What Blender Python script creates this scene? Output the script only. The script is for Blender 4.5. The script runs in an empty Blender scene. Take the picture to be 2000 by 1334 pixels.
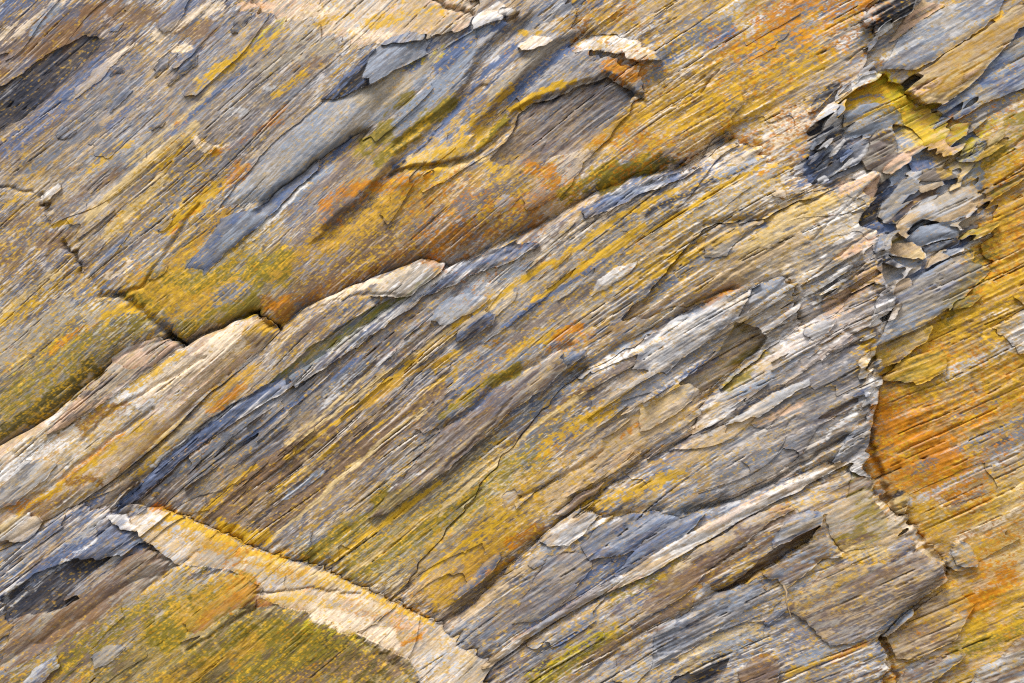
import bpy, math
import numpy as np

# ------------------------------------------------------------------ camera, sky, sun, exposure
sc = bpy.context.scene
PX = 0.002                       # one photo pixel = 2 mm on the rock face (frame 4 m wide)
DIST = 10.5
cam_d = bpy.data.cameras.new('camera')
cam_d.sensor_width = 36.0
cam_d.lens = 36.0 * DIST / (2000 * PX)
cam_d.clip_end = 500
cam = bpy.data.objects.new('camera', cam_d)
sc.collection.objects.link(cam)
CAM_Z = 3.2
cam.location = (0, -DIST, CAM_Z)
cam.rotation_euler = (math.radians(90), 0, 0)
sc.camera = cam

SUN_EL, SUN_AZ = 56.0, -22.0     # azimuth measured from straight in front of the face (-Y), negative = left
world = bpy.data.worlds.new('World'); sc.world = world
world.use_nodes = True
wn = world.node_tree.nodes; wl = world.node_tree.links
bg = wn['Background']
sky = wn.new('ShaderNodeTexSky'); sky.sky_type = 'NISHITA'; sky.sun_disc = False
sky.sun_elevation = math.radians(SUN_EL)
sky.sun_rotation = math.radians(180 + SUN_AZ)
sky.air_density = 1.0; sky.dust_density = 2.5; sky.ozone_density = 0.6
wl.new(sky.outputs[0], bg.inputs[0]); bg.inputs[1].default_value = 0.14

sd = bpy.data.lights.new('sun', 'SUN'); sd.energy = 2.3; sd.angle = math.radians(24); sd.color = (1.0, 0.965, 0.91)
so = bpy.data.objects.new('sun', sd); sc.collection.objects.link(so)
el, az = math.radians(SUN_EL), math.radians(SUN_AZ)
from mathutils import Vector
to_sun = Vector((math.cos(el) * math.sin(az), -math.cos(el) * math.cos(az), math.sin(el)))
so.rotation_euler = to_sun.to_track_quat('Z', 'Y').to_euler()
so.location = to_sun * 20

sc.view_settings.view_transform = 'Standard'
sc.view_settings.look = 'None'
sc.view_settings.exposure = 0.68
sc.cycles.use_denoising = False; sc.cycles.filter_width = 1.15
sc.cycles.max_bounces = 5; sc.cycles.diffuse_bounces = 3; sc.cycles.glossy_bounces = 2
sc.view_settings.gamma = 1.0
sc.view_settings.use_curve_mapping = False

# ------------------------------------------------------------------ numpy noise
f32 = np.float32
rng = np.random.default_rng(7)
TAB = rng.random((256, 256)).astype(f32)
def vnoise(u, v, seed=0):
    u = u + seed * 17.31; v = v + seed * 9.77
    iu = np.floor(u).astype(np.int32); iv = np.floor(v).astype(np.int32)
    fu = (u - iu).astype(f32); fv = (v - iv).astype(f32)
    fu = fu * fu * (3 - 2 * fu); fv = fv * fv * (3 - 2 * fv)
    a = iu & 255; b = (iu + 1) & 255; c = iv & 255; d = (iv + 1) & 255
    n0 = TAB[a, c] * (1 - fu) + TAB[b, c] * fu
    n1 = TAB[a, d] * (1 - fu) + TAB[b, d] * fu
    return (n0 * (1 - fv) + n1 * fv) * 2 - 1
def fbm(u, v, seed=0, octv=4, gain=0.55):
    o = np.zeros(u.shape, f32); a = 1.0; tot = 0
    for k in range(octv):
        o += a * vnoise(u * (2.03 ** k), v * (2.03 ** k), seed + k * 3.7); tot += a * a; a *= gain
    return o / math.sqrt(tot) * 1.6
def hash2(k, j, seed=0):
    x = (k.astype(np.int64) * 73856093) ^ (j.astype(np.int64) * 19349663) ^ (seed * 83492791 + 12345)
    x = (x ^ (x >> 13)) * 1274126177
    x = x & 0x7fffffff
    x = (x ^ (x >> 16)) * 40503 & 0x7fffffff
    return ((x >> 5) & 0xffff).astype(f32) / 65535.0
def sstep(a, b, x):
    t = np.clip((x - a) / (b - a), 0, 1); return t * t * (3 - 2 * t)

# ------------------------------------------------------------------ curved grid that follows the foliation
# photo pixel coordinates x (right), y (down); T runs across the layers, S along them
def FX(x): return .68 * x - 77.0 * np.log(np.cosh((1200 - x) / 350.0)) + 210.7
KAP = -0.0001
MARG = 120
DS, DT = 2.9, 1.25
us = np.arange(-1150, 2000, DS, dtype=f32)
ts = np.arange(-260, 2500, DT, dtype=f32)
U, T = np.meshgrid(us, ts)                       # rows = T
U = U.copy(); T = T.copy()
X = 0.8 * U + 0.6 * T
Y = (T / 0.8 - FX(X)) / (1 + KAP * X)
inside = (X > -MARG) & (X < 2000 + MARG) & (Y > -MARG) & (Y < 1334 + MARG)
rows = np.where(inside.any(1))[0]; cols = np.where(inside.any(0))[0]
sl = (slice(rows[0], rows[-1] + 1), slice(cols[0], cols[-1] + 1))
X, Y, T, inside = X[sl], Y[sl], T[sl], inside[sl]
nT, nS = X.shape
sel = inside.ravel()
vid = -np.ones(nT * nS, np.int64); vid[sel] = np.arange(sel.sum())
x = X.ravel()[sel].astype(f32); y = Y.ravel()[sel].astype(f32); t = T.ravel()[sel].astype(f32)
s = (0.8 * x - 0.6 * y).astype(f32)
NV = x.size
tmesh = t.copy()
# cells whose four corners are inside
c00 = (np.arange(nT - 1)[:, None] * nS + np.arange(nS - 1)[None, :]).ravel()
quad = np.stack([vid[c00], vid[c00 + nS], vid[c00 + nS + 1], vid[c00 + 1]], 1)
cell_ok = (quad >= 0).all(1)
quad = quad[cell_ok]

# ------------------------------------------------------------------ shared noise fields
n_iso = fbm(x / 26, y / 26, 1, 3)
t = t + 3.2 * fbm(x / 260, y / 190, 401, 2) + .35 * fbm(x / 62, y / 62, 405, 2)     # the layering bends and wavers
w_s = 10 * fbm(s / 60, t / 9, 2, 2) + 2.5 * fbm(s / 14, t / 4, 3, 2)
xw = x + 0.8 * w_s + 3.5 * n_iso; yw = y - 0.6 * w_s + 3.5 * vnoise(x / 24, y / 24, 5)
xh = x + 0.35 * 0.8 * w_s + 1.5 * n_iso; yh = y - 0.35 * 0.6 * w_s + 1.5 * n_iso
NS1 = fbm(s / 200, t / 13, 11, 4)          # long streaks
NS2 = fbm(s / 120, t / 4.6, 15, 4)            # short streaks
NS3 = fbm(s / 44, t / 2.3, 19, 3)          # fine splinters
NG = fbm(s / 7.5, t / 4.6, 23, 3, 0.85)        # lichen grain
NP = fbm(x / 42 + t / 300, y / 34, 29, 4, 0.6)   # patches
NB = fbm(x / 260, y / 220, 31, 3)          # large
def uni(n): return 0.5 + 0.5 * np.tanh(0.85 * n / max(n.std(), 1e-6))
uS1, uS2, uS3, uG, uP = map(uni, (NS1, NS2, NS3, NG, NP))

def cells(w, L, seed, warp=0.5, jag=1.0):
    tw = t + w * warp * vnoise(s / (L * 1.1), t / (w * 3), seed + 40)
    sw = s + jag * (0.10 * L * vnoise(s / (L * .2), t / (w * .45), seed + 41))
    k = np.floor(tw / w).astype(np.int32)
    ft = (tw / w - k).astype(f32)
    off = hash2(k, k * 0 + 7, seed) * L * 7
    ln = L * (0.55 + 0.9 * hash2(k, k * 0 + 3, seed + 1))
    j = np.floor((sw + off) / ln).astype(np.int32)
    fs = ((sw + off) / ln - j).astype(f32)
    return k, j, hash2(k, j, seed + 2), hash2(k, j, seed + 3), ft, fs
cA = cells(62, 460, 1); cB = cells(24, 290, 2); cC = cells(11, 170, 3); cD = cells(5.2, 90, 4)

# ------------------------------------------------------------------ polyline and polygon helpers
def bbox_idx(pts, pad):
    p = np.array(pts, f32)
    return np.where((x > p[:, 0].min() - pad) & (x < p[:, 0].max() + pad) & (y > p[:, 1].min() - pad) & (y < p[:, 1].max() + pad))[0]
def pl_dist(px, py, pts, closed=False):
    best = np.full(px.shape, 1e9, f32); side = np.zeros(px.shape, f32)
    n = len(pts)
    for i in range(n if closed else n - 1):
        ax, ay = pts[i]; bx, by = pts[(i + 1) % n]
        dx, dy = bx - ax, by - ay
        L2 = dx * dx + dy * dy + 1e-9
        u = np.clip(((px - ax) * dx + (py - ay) * dy) / L2, 0, 1)
        ex = px - ax - u * dx; ey = py - ay - u * dy
        d = np.sqrt(ex * ex + ey * ey)
        m = d < best
        best = np.where(m, d, best)
        side = np.where(m, np.sign(dx * (py - ay) - dy * (px - ax)), side)   # +1 = right-hand / below when drawn left to right
    return best, side
def in_poly(px, py, pts):
    r = np.zeros(px.shape, bool); n = len(pts)
    for i in range(n):
        ax, ay = pts[i]; bx, by = pts[(i + 1) % n]
        if ay == by: continue
        c = ((ay > py) != (by > py)) & (px < (bx - ax) * (py - ay) / (by - ay) + ax)
        r ^= c
    return r
def Z(ox, oy, k, pts): return [(ox + k * a, oy + k * b) for a, b in pts]
z1 = lambda *p: Z(0, 0, .35, p)
z2 = lambda *p: Z(650, 0, .35, p)
z3 = lambda *p: Z(1300, 0, .35, p)
z4 = lambda *p: Z(0, 430, .35, p)
z5 = lambda *p: Z(650, 430, .35, p)
z6 = lambda *p: Z(1300, 430, .35, p)
z7 = lambda *p: Z(0, 867, .35, p)
z8 = lambda *p: Z(650, 867, .35, p)
z9 = lambda *p: Z(1300, 867, .35, p)
za = lambda *p: Z(1550, 130, .2, p)
zb = lambda *p: Z(1600, 330, .18, p)

# ------------------------------------------------------------------ colours of the stone and of what grows on it (sRGB 0-255)
PAL = dict(slate=(116, 119, 127), blue=(88, 104, 136), dark=(44, 46, 56), black=(24, 25, 30), brown=(124, 100, 78), pbrown=(116, 103, 96),
           cream=(226, 206, 178), white=(232, 228, 222), tan=(190, 164, 126), greige=(164, 154, 138), ochre=(180, 138, 48),
           yellow=(200, 158, 36), orange=(186, 118, 14), olive=(132, 116, 36), rust=(140, 96, 40), pgrey=(184, 183, 182),
           lemon=(186, 166, 34), chest=(126, 94, 62), peach=(214, 178, 146), sand=(206, 180, 128), dolive=(92, 82, 30), steel=(138, 147, 160), moss=(120, 122, 36))
def lin(c):
    c = np.array(c, np.float64) / 255.0
    return np.where(c <= 0.04045, c / 12.92, ((c + 0.055) / 1.055) ** 2.4).astype(f32)
PAL = {k: lin(v) * 0.80 for k, v in PAL.items()}

# ------------------------------------------------------------------ the rock masses: polygon, height (px towards viewer), slope, rounding, roughness, colour ramp
R = []   # dicts
def region(name, poly, h=0, gx=0, gy=0, rd=0, rr=20, rough=1.0, ramp=(), label='', cat='rock slab', group=None, skirt=110, warp=1.0, flakes=0.0, kind=None, crange=None):
    R.append(dict(name=name, poly=poly, h=h, gx=gx, gy=gy, rd=rd, rr=rr, rough=rough, ramp=ramp, label=label, cat=cat, group=group,
                  skirt=skirt, warp=warp, flakes=flakes, kind=kind, parent=None)); return len(R) - 1
BIG = [(-400, -400), (2400, -400), (2400, 1800), (-400, 1800)]
V1 = [(-150, 925), (0, 872), (100, 815), (180, 745), (250, 690), (330, 660), (360, 675), (420, 647), (500, 613), (540, 640), (600, 597), (700, 552),
      (820, 508), (880, 520), (960, 483), (1050, 442), (1130, 392), (1230, 345), (1330, 326), (1425, 268)]
region('rock_slab', [(-150, -150), (1725, -150), (1705, 60), (1690, 110), (1640, 180), (1590, 240), (1572, 340), (1480, 302), (1425, 268)] + V1[::-1],
       h=18, gx=-0.02, gy=0.0, rd=0, rough=0.40, ramp=('slate', 'brown', 'slate', 'greige', 'tan', 'steel', 'greige', 'pbrown', 'pgrey', 'tan', 'cream'),
       label='huge upper left slab of brown and grey schist streaked with yellow, above the long crevice', flakes=.16)
A = 0
region('rock_slab', [(1060, -150), (1725, -150), (1705, 60), (1690, 110), (1640, 180), (1590, 240), (1572, 340), (1480, 302), (1425, 268), (1330, 326), (1230, 345), (1150, 380), (1080, 400), (1160, 300), (1240, 205), (1262, 160), (1230, 130), (1170, 110), (1110, 100), (1130, 60)],
       h=12, gx=0.02, gy=0.05, rd=8, rr=25, rough=0.80, ramp=('slate', 'greige', 'tan', 'ochre', 'pgrey', 'ochre', 'tan', 'cream', 'yellow', 'white'),
       label='broad ochre and orange rock face at the upper right, left of the jagged shale', flakes=.2)
A5 = 1
region('rock_block', [(-150, 340), (70, 375), (100, 430), (135, 480), (168, 545), (235, 575), (330, 650), (330, 662), (250, 690), (180, 745), (100, 815), (0, 872), (-150, 925)],
       h=33, gx=-0.02, rd=0, rr=10, rough=0.30, ramp=('brown', 'greige', 'slate', 'greige', 'tan', 'olive', 'tan', 'cream', 'pgrey'),
       warp=.4, label='rounded olive stained block at the left edge, just above the cream tongue', cat='rock block', flakes=.08)
C = 2
region('rock_ledge', [(460, -150), (905, -150), (925, 20), (905, 60), (830, 72), (750, 80), (690, 95), (640, 72), (600, 42), (500, 27)],
       h=8, gy=0.45, gx=0.08, rd=4, rr=8, rough=0.50, ramp=('tan', 'greige', 'peach', 'cream', 'tan', 'pgrey', 'cream'),
       label='pale cream ledge at the top edge, above the grey rib', cat='rock ledge', flakes=.1)
B = 3
region('rock_rib', [(640, 195), (720, 172), (800, 126), (850, 100), (835, 160), (785, 215), (742, 240), (702, 262), (637, 304), (570, 353), (515, 395), (428, 408), (480, 340), (550, 265)],
       h=25, gx=-0.05, gy=-0.05, rd=8, rr=14, rough=0.15, ramp=('steel', 'greige', 'pgrey', 'greige', 'steel', 'pgrey'),
       label='smooth pale grey rib slanting down from the cream ledge', cat='rock rib', skirt=70, warp=.6)
A2 = 4
region('rock_tongue', [(-150, 925), (0, 872), (100, 815), (180, 745), (250, 690), (330, 660), (365, 678), (420, 648), (500, 614), (532, 624), (547, 650), (490, 702), (400, 772), (330, 838), (230, 932), (150, 985), (-150, 1150)],
       h=40, gx=-0.04, gy=-0.10, rd=13, rr=11, rough=0.60, ramp=('brown', 'tan', 'peach', 'cream', 'peach', 'cream', 'white', 'greige', 'cream'),
       warp=.4, label='cream and peach tongue of rock below the crevice on the left', cat='rock tongue', flakes=.12)
D = 5
region('rock_slab', [(330, 848), (400, 777), (490, 707), (547, 652), (600, 600), (700, 554), (820, 509), (872, 512), (857, 547), (790, 592), (700, 652), (600, 732), (500, 792), (440, 832), (380, 862), (250, 955), (180, 1003), (150, 985), (230, 932)],
       h=32, gx=0.0, gy=-0.10, rd=14, rr=10, rough=0.50, ramp=('pbrown', 'greige', 'tan', 'slate', 'cream', 'greige', 'tan'),
       warp=.4, label='narrow grey layer with a green mossy strip, between the crevice and the blue rim', flakes=.1)
E = 6
region('rock_slab', [(218, 990), (330, 886), (440, 797), (560, 737), (700, 642), (870, 526), (1040, 471), (1140, 400), (1330, 339), (1430, 280), (1480, 300), (1575, 345), (1640, 372), (1720, 450), (1735, 560), (1690, 680),
                      (1700, 800), (1650, 900), (1350, 1003), (1130, 1000), (1000, 1100), (862, 1224), (740, 1166), (640, 1121), (480, 1066), (330, 1000)],
       h=22, gx=0.015, gy=-0.06, rd=16, rr=14, rough=0.75, ramp=('brown', 'pbrown', 'slate', 'greige', 'slate', 'tan', 'pgrey', 'greige', 'sand', 'steel', 'cream'),
       label='large central slab of streaked brown schist with a blue slate upper rim', flakes=.22)
F = 7
region('rock_slab', [(1115, 740), (1154, 723), (1245, 668), (1350, 612), (1430, 575), (1525, 538), (1538, 556), (1490, 600), (1440, 640), (1470, 650), (1500, 668), (1440, 720), (1372, 786), (1355, 850), (1250, 900), (1130, 1000), (1000, 1100), (862, 1224), (760, 1175), (900, 1000), (1010, 850)],
       h=36, gx=0.0, gy=-0.08, rd=20, rr=12, rough=0.70, ramp=('brown', 'greige', 'slate', 'tan', 'greige', 'steel', 'sand', 'cream', 'pgrey'),
       label='middle layer of the central slab with a white broken upper edge', flakes=.2)
F2 = 8
region('rock_slab', [(1370, 787), (1440, 728), (1496, 679), (1555, 641), (1640, 592), (1705, 545), (1738, 600), (1690, 680), (1710, 750), (1680, 870), (1650, 900), (1600, 906), (1500, 950), (1350, 1003), (1200, 1006), (1130, 1000), (1250, 902), (1350, 852)],
       h=46, gx=0.02, gy=-0.06, rd=18, rr=12, rough=0.95, ramp=('pbrown', 'slate', 'greige', 'pgrey', 'tan', 'peach', 'slate', 'pgrey', 'cream', 'white'),
       label='planked grey and tan slab at the right end of the central mass', flakes=.32)
F3 = 9
region('rock_slab', [(1375, 442), (1480, 434), (1560, 392), (1620, 371), (1700, 336), (1722, 450), (1735, 530), (1640, 592), (1555, 641), (1538, 556), (1525, 538), (1440, 565), (1300, 612), (1210, 625), (1290, 540)],
       h=38, gx=0.02, gy=-0.06, rd=16, rr=12, rough=0.90, ramp=('slate', 'greige', 'tan', 'peach', 'sand', 'tan', 'cream', 'pgrey', 'cream', 'white'),
       label='cream and tan slab directly left of the jagged shale shards', flakes=.3)
F4 = 10
region('rock_slab', [(862, 1224), (930, 1170), (1010, 1092), (1070, 1042), (1130, 997), (1200, 1006), (1350, 1003), (1500, 952), (1600, 908), (1652, 902), (1560, 955), (1300, 1082), (1100, 1202), (962, 1296), (900, 1265)],
       h=30, gx=0.0, gy=-0.02, rd=14, rr=10, rough=0.60, ramp=('slate', 'pbrown', 'greige', 'slate', 'steel', 'greige', 'blue', 'pgrey', 'white'),
       label='blue grey slate slab just above the white quartz vein', flakes=.2)
G = 11
region('rock_slab', [(930, 1460), (960, 1296), (1100, 1203), (1300, 1083), (1560, 956), (1652, 903), (1690, 935), (1742, 1008), (1792, 1060), (1852, 1112), (1780, 1182), (1722, 1242), (1745, 1460)],
       h=44, gx=0.0, gy=-0.05, rd=22, rr=16, rough=0.75, ramp=('dark', 'brown', 'chest', 'greige', 'slate', 'brown', 'steel', 'tan', 'greige', 'pgrey'),
       label='brown planked slab along the bottom right, below the quartz vein', flakes=.26)
I = 12
region('rock_slab', [(-150, 1290), (-150, 1150), (150, 985), (218, 990), (285, 1052), (352, 1102), (250, 1142), (120, 1230), (0, 1300), (-150, 1380)],
       h=44, gx=0.05, gy=0.06, rd=18, rr=18, rough=0.80, ramp=('dark', 'slate', 'blue', 'dark', 'slate', 'brown', 'steel', 'pgrey'),
       label='dark blue slate slab in the lower left corner', flakes=.2)
K = 13
region('rock_slab', [(-150, 1380), (0, 1300), (120, 1230), (250, 1142), (352, 1102), (450, 1112), (515, 1145), (500, 1182), (560, 1180), (640, 1201), (720, 1250), (800, 1290), (890, 1460), (-150, 1460)],
       h=58, gx=0.0, gy=-0.03, rd=8, rr=8, rough=0.42, ramp=('dolive', 'brown', 'olive', 'greige', 'brown', 'olive', 'greige', 'tan'),
       label='olive lichen covered slab at the bottom, below the pale ledge', flakes=.14)
L = 14
region('rock_ledge', [(214, 985), (270, 985), (330, 999), (430, 1040), (480, 1065), (640, 1120), (740, 1165), (862, 1224), (900, 1264), (965, 1298), (930, 1335), (960, 1460), (890, 1460), (800, 1283), (720, 1244), (640, 1199), (560, 1179), (500, 1181), (518, 1143), (450, 1109), (400, 1104), (350, 1100), (284, 1050), (216, 1002)],
       h=38, gx=-0.18, gy=0.42, rd=3, rr=6, rough=0.50, ramp=('greige', 'tan', 'sand', 'cream', 'pgrey', 'cream', 'tan', 'pgrey', 'cream'),
       label='pale cream ledge running diagonally down through the lower left', cat='rock ledge', warp=.12, flakes=.1)
J = 15
region('rock_wall', [(1850, 200), (1920, 150), (2200, 30), (2200, 1460), (1745, 1460), (1722, 1242), (1852, 1112), (1792, 1060), (1742, 1006), (1692, 935), (1680, 870), (1700, 800), (1690, 700), (1830, 600), (1930, 530), (1890, 440), (1900, 370), (1830, 300)],
       h=-14, gx=0.05, gy=0.0, rd=10, rr=20, rough=0.85, ramp=('slate', 'brown', 'ochre', 'tan', 'ochre', 'orange', 'ochre', 'greige', 'yellow', 'sand', 'yellow', 'cream'),
       label='ochre and orange lichen covered rock face along the right edge', cat='rock face', flakes=.12, kind='thing')
M = 16
region('rock_slab', [(1705, -150), (2200, -150), (2200, 30), (1920, 150), (1850, 205), (1780, 165), (1715, 150), (1680, 140), (1690, 110), (1700, 60)],
       h=0, gx=0.0, gy=0.0, rd=10, rr=16, rough=0.60, ramp=('slate', 'greige', 'tan', 'pgrey', 'ochre', 'greige', 'sand', 'cream'),
       label='grey and ochre slab in the top right corner', flakes=.14)
O = 17
region('rock_saddle', [(1630, 180), (1680, 150), (1720, 145), (1780, 165), (1850, 225), (1880, 300), (1800, 312), (1740, 285), (1650, 265), (1632, 215)],
       h=-18, gx=0.0, gy=0.18, rd=10, rr=18, rough=0.90, ramp=('olive', 'yellow', 'lemon', 'ochre', 'greige', 'yellow', 'lemon', 'steel'),
       label='bright lemon yellow hollow above the jagged shale shards', cat='rock hollow')
YS = 18
region('shale_outcrop', [(1570, 340), (1590, 250), (1632, 195), (1655, 262), (1740, 282), (1800, 305), (1900, 310), (1935, 380), (1910, 440), (1935, 530), (1830, 622), (1700, 684), (1690, 680), (1740, 600), (1722, 450), (1700, 336), (1620, 371)],
       h=-4, gx=-0.10, gy=0.03, rd=10, rr=14, rough=1.20, ramp=('dark', 'slate', 'blue', 'slate', 'steel', 'greige', 'steel', 'tan', 'pgrey', 'white', 'white'),
       label='jagged outcrop of broken blue grey shale shards at the right', cat='shale outcrop')
N = 19
for r in R: r['kindname'] = r['name']

# ------------------------------------------------------------------ single plates, shards and scars that can be told apart: parts of a mass
P = []
def plate(parent, poly, dh=5, gx=0, gy=0, rd=3, rr=5, ramp=None, rough=None, name='plate', label=None, skirt=None, warp=1.0):
    P.append(dict(parent=parent, poly=poly, dh=dh, gx=gx, gy=gy, rd=rd, rr=rr, ramp=ramp, rough=rough, name=name, label=label,
                  skirt=skirt if skirt else 30 + abs(dh), warp=warp))
BL = ('slate', 'blue', 'steel', 'slate', 'pgrey'); DK = ('black', 'dark', 'dark', 'slate', 'blue'); PB = ('brown', 'pbrown', 'brown', 'greige', 'slate')
WH = ('pgrey', 'white', 'cream', 'white'); TN = ('tan', 'greige', 'peach', 'tan', 'cream'); YL = ('olive', 'ochre', 'yellow', 'lemon', 'sand')
# upper left slab
plate(A, [(-60, 210), (42, 147), (91, 108), (168, 72), (200, 76), (168, 118), (105, 189), (42, 238), (-60, 275)], -5, ramp=('black', 'dark', 'dark', 'black', 'dark', 'slate'), name='slate_scar', label='dark charcoal slate scar', rough=.5)
plate(A, [(628, 197), (655, 172), (700, 125), (735, 98), (716, 130), (712, 150), (722, 171), (690, 183), (655, 194)], 9, gx=.05, gy=-.15, rd=3, rr=5, ramp=('dark', 'black', 'dark', 'blue', 'dark'), rough=.12, label='smooth dark blue blade')
plate(A, [(735, 98), (790, 74), (834, 64), (826, 86), (800, 120), (760, 151), (722, 171), (712, 150), (718, 122)], 12, gx=-.12, gy=.2, rd=8, rr=16, ramp=('slate', 'steel', 'slate', 'steel'), rough=.15, label='smooth rounded grey lens')
plate(A, [(360, 526), (400, 484), (434, 428), (510, 402), (560, 362), (626, 312), (620, 332), (500, 446), (440, 496), (401, 537), (394, 522)], 6, rd=5, rr=8, gx=.05, ramp=('dark', 'slate', 'blue', 'slate', 'steel'), rough=.15, label='blue grey fishtail flake')
plate(A, z1((860, 400), (900, 340), (950, 318), (945, 370), (880, 440)), 4, ramp=DK, name='flake')
plate(A, z1((930, 470), (1000, 380), (1110, 310), (1110, 360), (1030, 420), (945, 485)), 4, ramp=DK, name='flake')
plate(A, z1((610, 180), (650, 130), (690, 140), (660, 185)), 3, ramp=BL, name='flake')
plate(A, z1((620, 430), (650, 390), (695, 380), (680, 420)), 3, ramp=DK, name='flake')
plate(A, z1((860, 730), (880, 700), (915, 685), (900, 720)), 4, ramp=DK, name='flake')
plate(A, z1((300, 770), (340, 710), (400, 735), (440, 740), (380, 790)), 3, ramp=DK, name='flake')
plate(A, z1((640, 580), (720, 500), (760, 520), (690, 580), (620, 640)), 4, ramp=BL, name='flake')
plate(A, z1((880, 130), (960, 40), (1080, -30), (1000, 120), (960, 190), (920, 190)), 5, ramp=BL, label='blue slate patch')
plate(A, z1((230, 1110), (300, 1060), (340, 1020), (360, 1050), (290, 1130), (250, 1145)), 10, ramp=WH, rd=4, rr=6)
plate(A, z1((430, 510), (560, 380), (740, 240), (720, 290), (580, 440), (440, 560)), 5, ramp=TN, label='narrow tan splinter', name='splinter')
plate(A, z1((1300, 180), (1320, 110), (1370, 70), (1400, 100), (1340, 190)), 4, ramp=DK, name='flake')
plate(A, z1((880, 1290), (920, 1220), (985, 1190), (960, 1240), (900, 1300)), 4, ramp=BL, name='flake')
plate(A, z4((840, 330), (880, 270), (945, 250), (930, 290), (860, 345)), 4, ramp=DK, name='flake')
plate(A, z4((500, 310), (600, 190), (740, 60), (700, 130), (600, 230), (520, 320)), 5, ramp=BL, name='splinter')
plate(A, z2((1040, 1110), (1160, 1040), (1250, 1080), (1170, 1150), (1080, 1180)), 5, ramp=PB)
plate(A, z2((890, 1140), (960, 1080), (1030, 1110), (960, 1190), (910, 1200)), 3, ramp=('greige', 'pgrey', 'tan'))
plate(A, z2((1000, 700), (1040, 630), (1110, 580), (1220, 550), (1400, 470), (1520, 430), (1610, 470), (1690, 520), (1560, 660), (1430, 800), (1330, 850), (1130, 900), (960, 930), (880, 900), (960, 800)), -12, gx=-.03, ramp=('dark', 'pbrown', 'brown', 'slate', 'pbrown', 'slate', 'greige'), rough=.9, label='purple brown plate below the dark crack', skirt=50)
plate(A, z2((1030, 250), (1120, 200), (1230, 230), (1180, 270), (1060, 290)), 8, gy=.6, ramp=WH, name='ledge_step', rough=.6)
plate(A5, z2((1310, 250), (1400, 200), (1560, 190), (1700, 230), (1840, 340), (1700, 350), (1600, 300), (1450, 280), (1340, 300)), 8, gy=.55, ramp=('cream', 'white', 'sand', 'cream', 'tan'), name='ledge_step', rough=.7, label='cream ledge step')
plate(B, z2((760, 130), (800, 80), (880, 60), (940, 80), (940, 120), (860, 130), (780, 170)), 10, rd=8, rr=10, ramp=WH, rough=.3, label='rounded white boss', name='boss')
plate(A, z2((940, 100), (1020, 90), (1030, 80), (960, 40), (920, 60)), 8, ramp=('cream', 'sand', 'white'))
plate(B, z2((320, 220), (430, 185), (510, 195), (500, 225), (380, 250), (250, 260)), 8, ramp=BL, label='blue slate chip')
# upper right face
plate(A5, [(1675, 45), (1722, -12), (1790, -30), (1776, 30), (1722, 56), (1690, 54)], 22, gx=.1, ramp=('black', 'dark', 'greige', 'dark'), rough=1.5, label='dark grey broken block', name='block')
plate(A5, z3((290, 760), (350, 730), (380, 745), (330, 790), (240, 870), (180, 930), (200, 880)), 9, ramp=DK, name='splinter')
plate(A5, za((130, 470), (240, 290), (340, 180), (460, 140), (420, 230), (300, 330), (190, 450)), 10, ramp=DK, name='shard')
plate(O, z3((1200, 390), (1280, 240), (1420, 120), (1560, 30), (1900, -60), (1850, 80), (1700, 200), (1560, 300), (1380, 390)), 8, ramp=('slate', 'steel', 'pgrey', 'greige', 'pgrey', 'white'), rough=.5, label='smooth pale grey plate')
plate(O, z3((1330, 440), (1450, 380), (1850, 110), (1940, 30), (2100, 60), (2000, 180), (1880, 270), (1740, 430), (1560, 560), (1450, 580), (1340, 520)), 14, ramp=('ochre', 'tan', 'sand', 'ochre', 'peach'), rough=.9, label='tan and ochre plate')
plate(O, z3((1520, 600), (1740, 440), (1960, 170), (2160, 100), (2160, 430), (1800, 560), (1620, 670)), 6, ramp=('slate', 'blue', 'steel', 'greige', 'pgrey'), rough=.7, label='blue grey plate at the right edge')
plate(O, z3((1430, 0), (1560, 20), (1400, 130), (1290, 220), (1240, 230), (1340, 100)), 4, ramp=('tan', 'peach', 'brown', 'greige'))
plate(YS, z3((1290, 640), (1480, 600), (1520, 640), (1580, 770), (1440, 820), (1390, 760)), 10, ramp=YL, gy=.1, rough=.6)
plate(YS, z3((1320, 450), (1400, 400), (1440, 420), (1340, 510)), -10, ramp=('dolive', 'dark', 'olive'), name='hollow')
# tongue and narrow layer
plate(D, [(90, 851), (180, 749), (250, 693), (330, 663), (356, 676), (300, 722), (240, 762), (180, 806)], 8, rd=8, rr=12, gx=-.04, ramp=('brown', 'greige', 'tan', 'pbrown', 'peach'), rough=.6, label='brown upper layer')
plate(D, z4((620, 780), (740, 700), (880, 650), (950, 690), (860, 790), (740, 840)), 3, ramp=('tan', 'peach', 'greige'))
plate(D, z7((0, 470), (80, 400), (180, 380), (240, 430), (200, 510), (120, 545), (0, 530)), 10, ramp=('cream', 'white', 'sand'), rough=.7)
plate(D, z7((10, 250), (130, 90), (260, 80), (330, 110), (260, 200), (100, 330), (0, 360)), 6, ramp=('greige', 'slate', 'pgrey', 'tan'))
plate(E, [(500, 772), (590, 692), (680, 627), (760, 587), (800, 580), (766, 612), (680, 672), (590, 732), (520, 777)], -8, ramp=('dolive', 'moss', 'slate', 'moss', 'olive', 'slate'), rough=.9, label='mossy green strip', name='moss_strip')
plate(E, [(720, 575), (750, 540), (820, 512), (868, 514), (850, 545), (800, 580), (760, 582)], 6, gy=.15, ramp=('cream', 'greige', 'white', 'sand'), rough=.5)
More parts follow.
